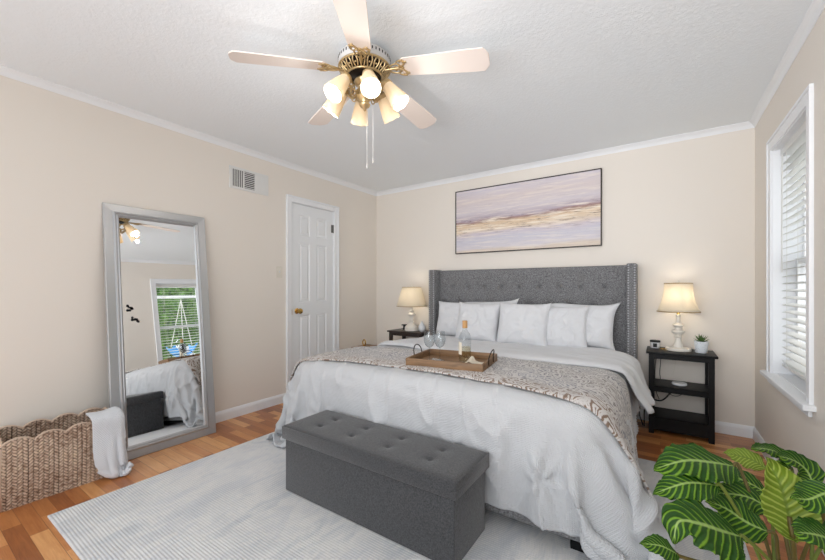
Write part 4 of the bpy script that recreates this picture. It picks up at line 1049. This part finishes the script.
# ------------------------------------------------------------------ calathea in the foreground
pl_ = thing('calathea_plant', 'large striped-leaf calathea plant at the bottom right foreground', 'plant', (3.474, -2.342, 0))
bm = BM(); lathe(bm, [(0, 0), (.095, 0), (.10, .006), (.125, .20), (.135, .205), (.135, .235), (.125, .237), (.118, .215), (0, .215)], 40); obj('plant_pot', bm, M['terracotta'], pl_, angle=40)
bm = BM(); lathe(bm, [(0, .222), (.118, .218)], 24); obj('soil', bm, M['soil'], pl_)
LEAVES = [
    ([(3.35, -2.269, 0.588), (3.286, -2.336, 0.61), (3.216, -2.408, 0.625), (3.138, -2.485, 0.609)], 0.075, 0.5),
    ([(3.293, -2.404, 0.57), (3.251, -2.445, 0.583), (3.207, -2.486, 0.586), (3.137, -2.546, 0.563)], 0.052, 0.55),
    ([(3.337, -2.471, 0.474), (3.287, -2.528, 0.504), (3.237, -2.575, 0.53), (3.194, -2.61, 0.537), (3.182, -2.636, 0.49)], 0.078, 0.62),
    ([(3.437, -2.282, 0.478), (3.385, -2.293, 0.509), (3.33, -2.318, 0.518), (3.268, -2.348, 0.511)], 0.048, 0.5),
    ([(3.44, -2.183, 0.487), (3.402, -2.185, 0.509), (3.344, -2.2, 0.529), (3.288, -2.226, 0.532)], 0.045, 0.5),
    ([(3.452, -2.079, 0.534), (3.418, -2.078, 0.553), (3.383, -2.077, 0.558), (3.341, -2.093, 0.565)], 0.04, 0.5),
    ([(3.408, -2.374, 0.46), (3.362, -2.381, 0.474), (3.317, -2.387, 0.5), (3.269, -2.408, 0.522)], 0.06, 0.55),
    ([(3.532, -1.976, 0.511), (3.504, -1.983, 0.56), (3.461, -2.024, 0.582), (3.416, -2.079, 0.594)], 0.036, 0.5),
    ([(3.582, -2.015, 0.483), (3.57, -1.999, 0.523), (3.538, -2.008, 0.553), (3.487, -2.043, 0.573)], 0.05, 0.5),
    ([(3.521, -2.443, 0.644), (3.493, -2.461, 0.636), (3.459, -2.491, 0.625), (3.426, -2.519, 0.632)], 0.042, 0.75),
    ([(3.563, -2.318, 0.524), (3.538, -2.335, 0.527), (3.512, -2.352, 0.53), (3.485, -2.371, 0.539)], 0.035, 0.6),
    ([(3.514, -2.496, 0.535), (3.487, -2.514, 0.551), (3.455, -2.542, 0.565), (3.417, -2.574, 0.573)], 0.048, 0.6),
    ([(3.191, -2.654, 0.476), (3.173, -2.679, 0.496), (3.152, -2.699, 0.51), (3.113, -2.731, 0.519)], 0.03, 0.6),
]
YOUNG = [(3.447, -2.42, 0.48), (3.441, -2.412, 0.536), (3.426, -2.411, 0.609), (3.409, -2.41, 0.653), (3.396, -2.407, 0.683)]
def leaf_mesh(Q, w_, lean, mat, seed, facing, wav=1.0, droop=1.0):
    pts = smooth_path([Vector(q)-pl_.location for q in Q], 14); n = len(pts); m = 25
    G = np.zeros((n, m, 3)); UV = np.zeros((n, m, 2)); L = sum((pts[i+1]-pts[i]).length for i in range(n-1)); acc = 0
    for i, p in enumerate(pts):
        t = (pts[min(i+1, n-1)]-pts[max(i-1, 0)]).normalized(); s = t.cross(facing).normalized(); nn = s.cross(t).normalized()
        if i: acc += (pts[i]-pts[i-1]).length
        q = acc/L; wd = w_*(math.sin(PI*min(1, q**.78*.97+.015))**.88)*(1.0 if q < .85 else 1-.25*(q-.85)/.15)
        if q < .02 or q > .995: wd *= .25
        for j in range(m):
            a = -1+2*j/(m-1); ph = q*11-abs(a)*2.4
            up = .22*abs(a)**1.3*w_-.30*droop*w_*a*a
            wave = (.055*math.sin(2*PI*ph)*abs(a)+.10*math.sin(q*19+seed*1.7+(2 if a > 0 else 0))*abs(a)**3)*w_*wav
            edge = 1+.035*math.sin(q*55+seed+a)*(abs(a) > .9)
            c = p+s*(a*wd*edge)+nn*(up+wave); G[i, j] = c; UV[i, j] = (q, a)
    o = grid_obj('leaf', G, mat, pl_, uv=UV); solidify(o, .0012, 0)
    return o
ROOTP = Vector((0, 0, .222))
for i, (Q, w_, t_) in enumerate(LEAVES):
    view = (Vector((3.157, -3.80, 1.15))-Vector(Q[1])).normalized()
    facing = (Vector((0, 0, 1))*(1-t_)+view*t_).normalized()
    lf = leaf_mesh(Q, w_*.96, t_, M['leafl'] if i == 5 else M['leaf'], i, facing)
    b = Vector(Q[0])-pl_.location; d = (Vector(Q[0])-Vector(Q[1])).normalized(); r0 = ROOTP+Vector((rnd.uniform(-.05, .05), rnd.uniform(-.05, .05), 0))
    bm = BM(); tube(bm, smooth_path([r0, r0.lerp(b, .5)+Vector((0, 0, .04)), b+d*.015, b+(Vector(Q[1])-Vector(Q[0]))*.1], 8), .0048, 8)
    obj('stem', bm, M['stem'] if i % 3 else M['stemb'], pl_, smooth=True)
view = (Vector((3.157, -3.80, 1.15))-Vector(YOUNG[2])).normalized()
leaf_mesh(YOUNG, .060, .9, M['leafl'], 4, (view*.9+Vector((.25, 0, .1))).normalized(), .5, -.4)
b = Vector(YOUNG[0])-pl_.location
bm = BM(); tube(bm, smooth_path([ROOTP, ROOTP.lerp(b, .5), b, Vector(YOUNG[1])-pl_.location], 8), .006, 8); obj('stem', bm, M['stemb'], pl_, smooth=True)

# ------------------------------------------------------------------ outside the window
bm = BM(); box(bm, RW+.17, 30, -18, 14, -.6, -.5); o = struct(obj('unseen_ground', bm, M['bounce_grey']))  # unseen ground, made pale so its bounced light keeps the blind slats white
def tree(name, x, y, h, r, seed, label, n=2600):
    R = np.random.RandomState(seed); t = thing(name, label, 'tree', (x, y, -.5), 0, 'trees outside the window')
    bm = BM(); tube(bm, smooth_path([(0, 0, 0), (.05, .04, h*.3), (-.03, .1, h*.6), (0, 0, h*.85)], 5), [max(.02, .12*(1-k/16)) for k in range(16)], 8); obj('trunk', bm, M['bark'], t, smooth=True)
    d = R.normal(size=(n, 3)); d /= np.linalg.norm(d, axis=1, keepdims=True); rad = R.rand(n, 1)**.4
    lob = 1+.25*np.sin(d[:, :1]*5+seed)*np.cos(d[:, 1:2]*4); c = d*rad*lob*np.array([r, r, h*.48])+np.array([0, 0, h*.53])
    a = R.normal(size=(n, 3)); a /= np.linalg.norm(a, axis=1, keepdims=True); b = np.cross(a, R.normal(size=(n, 3))); b /= np.linalg.norm(b, axis=1, keepdims=True)
    s = (.07+.07*R.rand(n, 1)); V = np.stack([c-a*s, c-b*s*.45, c+a*s, c+b*s*.45], 1).reshape(-1, 3)
    me = bpy.data.meshes.new('foliage'); me.from_pydata(V.tolist(), [], np.arange(n*4).reshape(-1, 4).tolist()); link('foliage', me, M['tree'], t)
    bm = BM(); bmesh.ops.create_icosphere(bm, subdivisions=4, radius=1)
    for v in bm.verts:
        k = .80+.14*math.sin(v.co.x*6+seed)*math.cos(v.co.z*7)+.06*math.sin(v.co.y*13); v.co = Vector((v.co.x*r*k, v.co.y*r*k, v.co.z*h*.48*k+h*.53))
    obj('inner_foliage', bm, M['tree'], t, smooth=True); return t

tree('garden_tree', 8.8, -.5, 5.6, 1.4, 1, 'leafy green tree outside, nearest the window casing in the mirror view')
tree('garden_tree', 9.0, 2.5, 5.8, 1.4, 2, 'leafy green tree outside, farthest right in the mirror view')
tree('garden_tree', 13.0, 1.3, 8.0, 2.0, 3, 'leafy green tree outside, behind the two nearer trees')
swg = thing('garden_swing', 'blue and white garden swing hanging on white ropes outside window', 'swing', (5.0, -.42, 0))
for (x, y) in ((0, -.20), (0, .02), (0, .18)):
    bm = BM(); tube(bm, [(x, .06, 2.0), (x, y, 1.06)], .007, 6); obj('rope', bm, M['rope'], swg)
n_, m_ = 20, 12
a = np.linspace(-1, 1, n_)[:, None]*np.ones((1, m_)); b = np.linspace(-1, 1, m_)[None, :]*np.ones((n_, 1))
G = np.stack([b*.18, a*.21, .84+.20*np.abs(a)**2.2+.05*b*b], -1); o = grid_obj('seat', G, M['blue'], swg); solidify(o, .02)
for y in (-.13, -.02): bm = BM(); box(bm, -.12, .12, y, y+.10, .90, 1.04, .03, 3); obj('cushion', bm, M['porcelain'], swg, angle=60)
bm = BM(); tube(bm, [(0, -1.3, -.5), (0, -1.3, 2.05), (0, 1.3, 2.05), (0, 1.3, -.5)], .04, 8); obj('swing_frame', bm, M['porcelain'], swg)
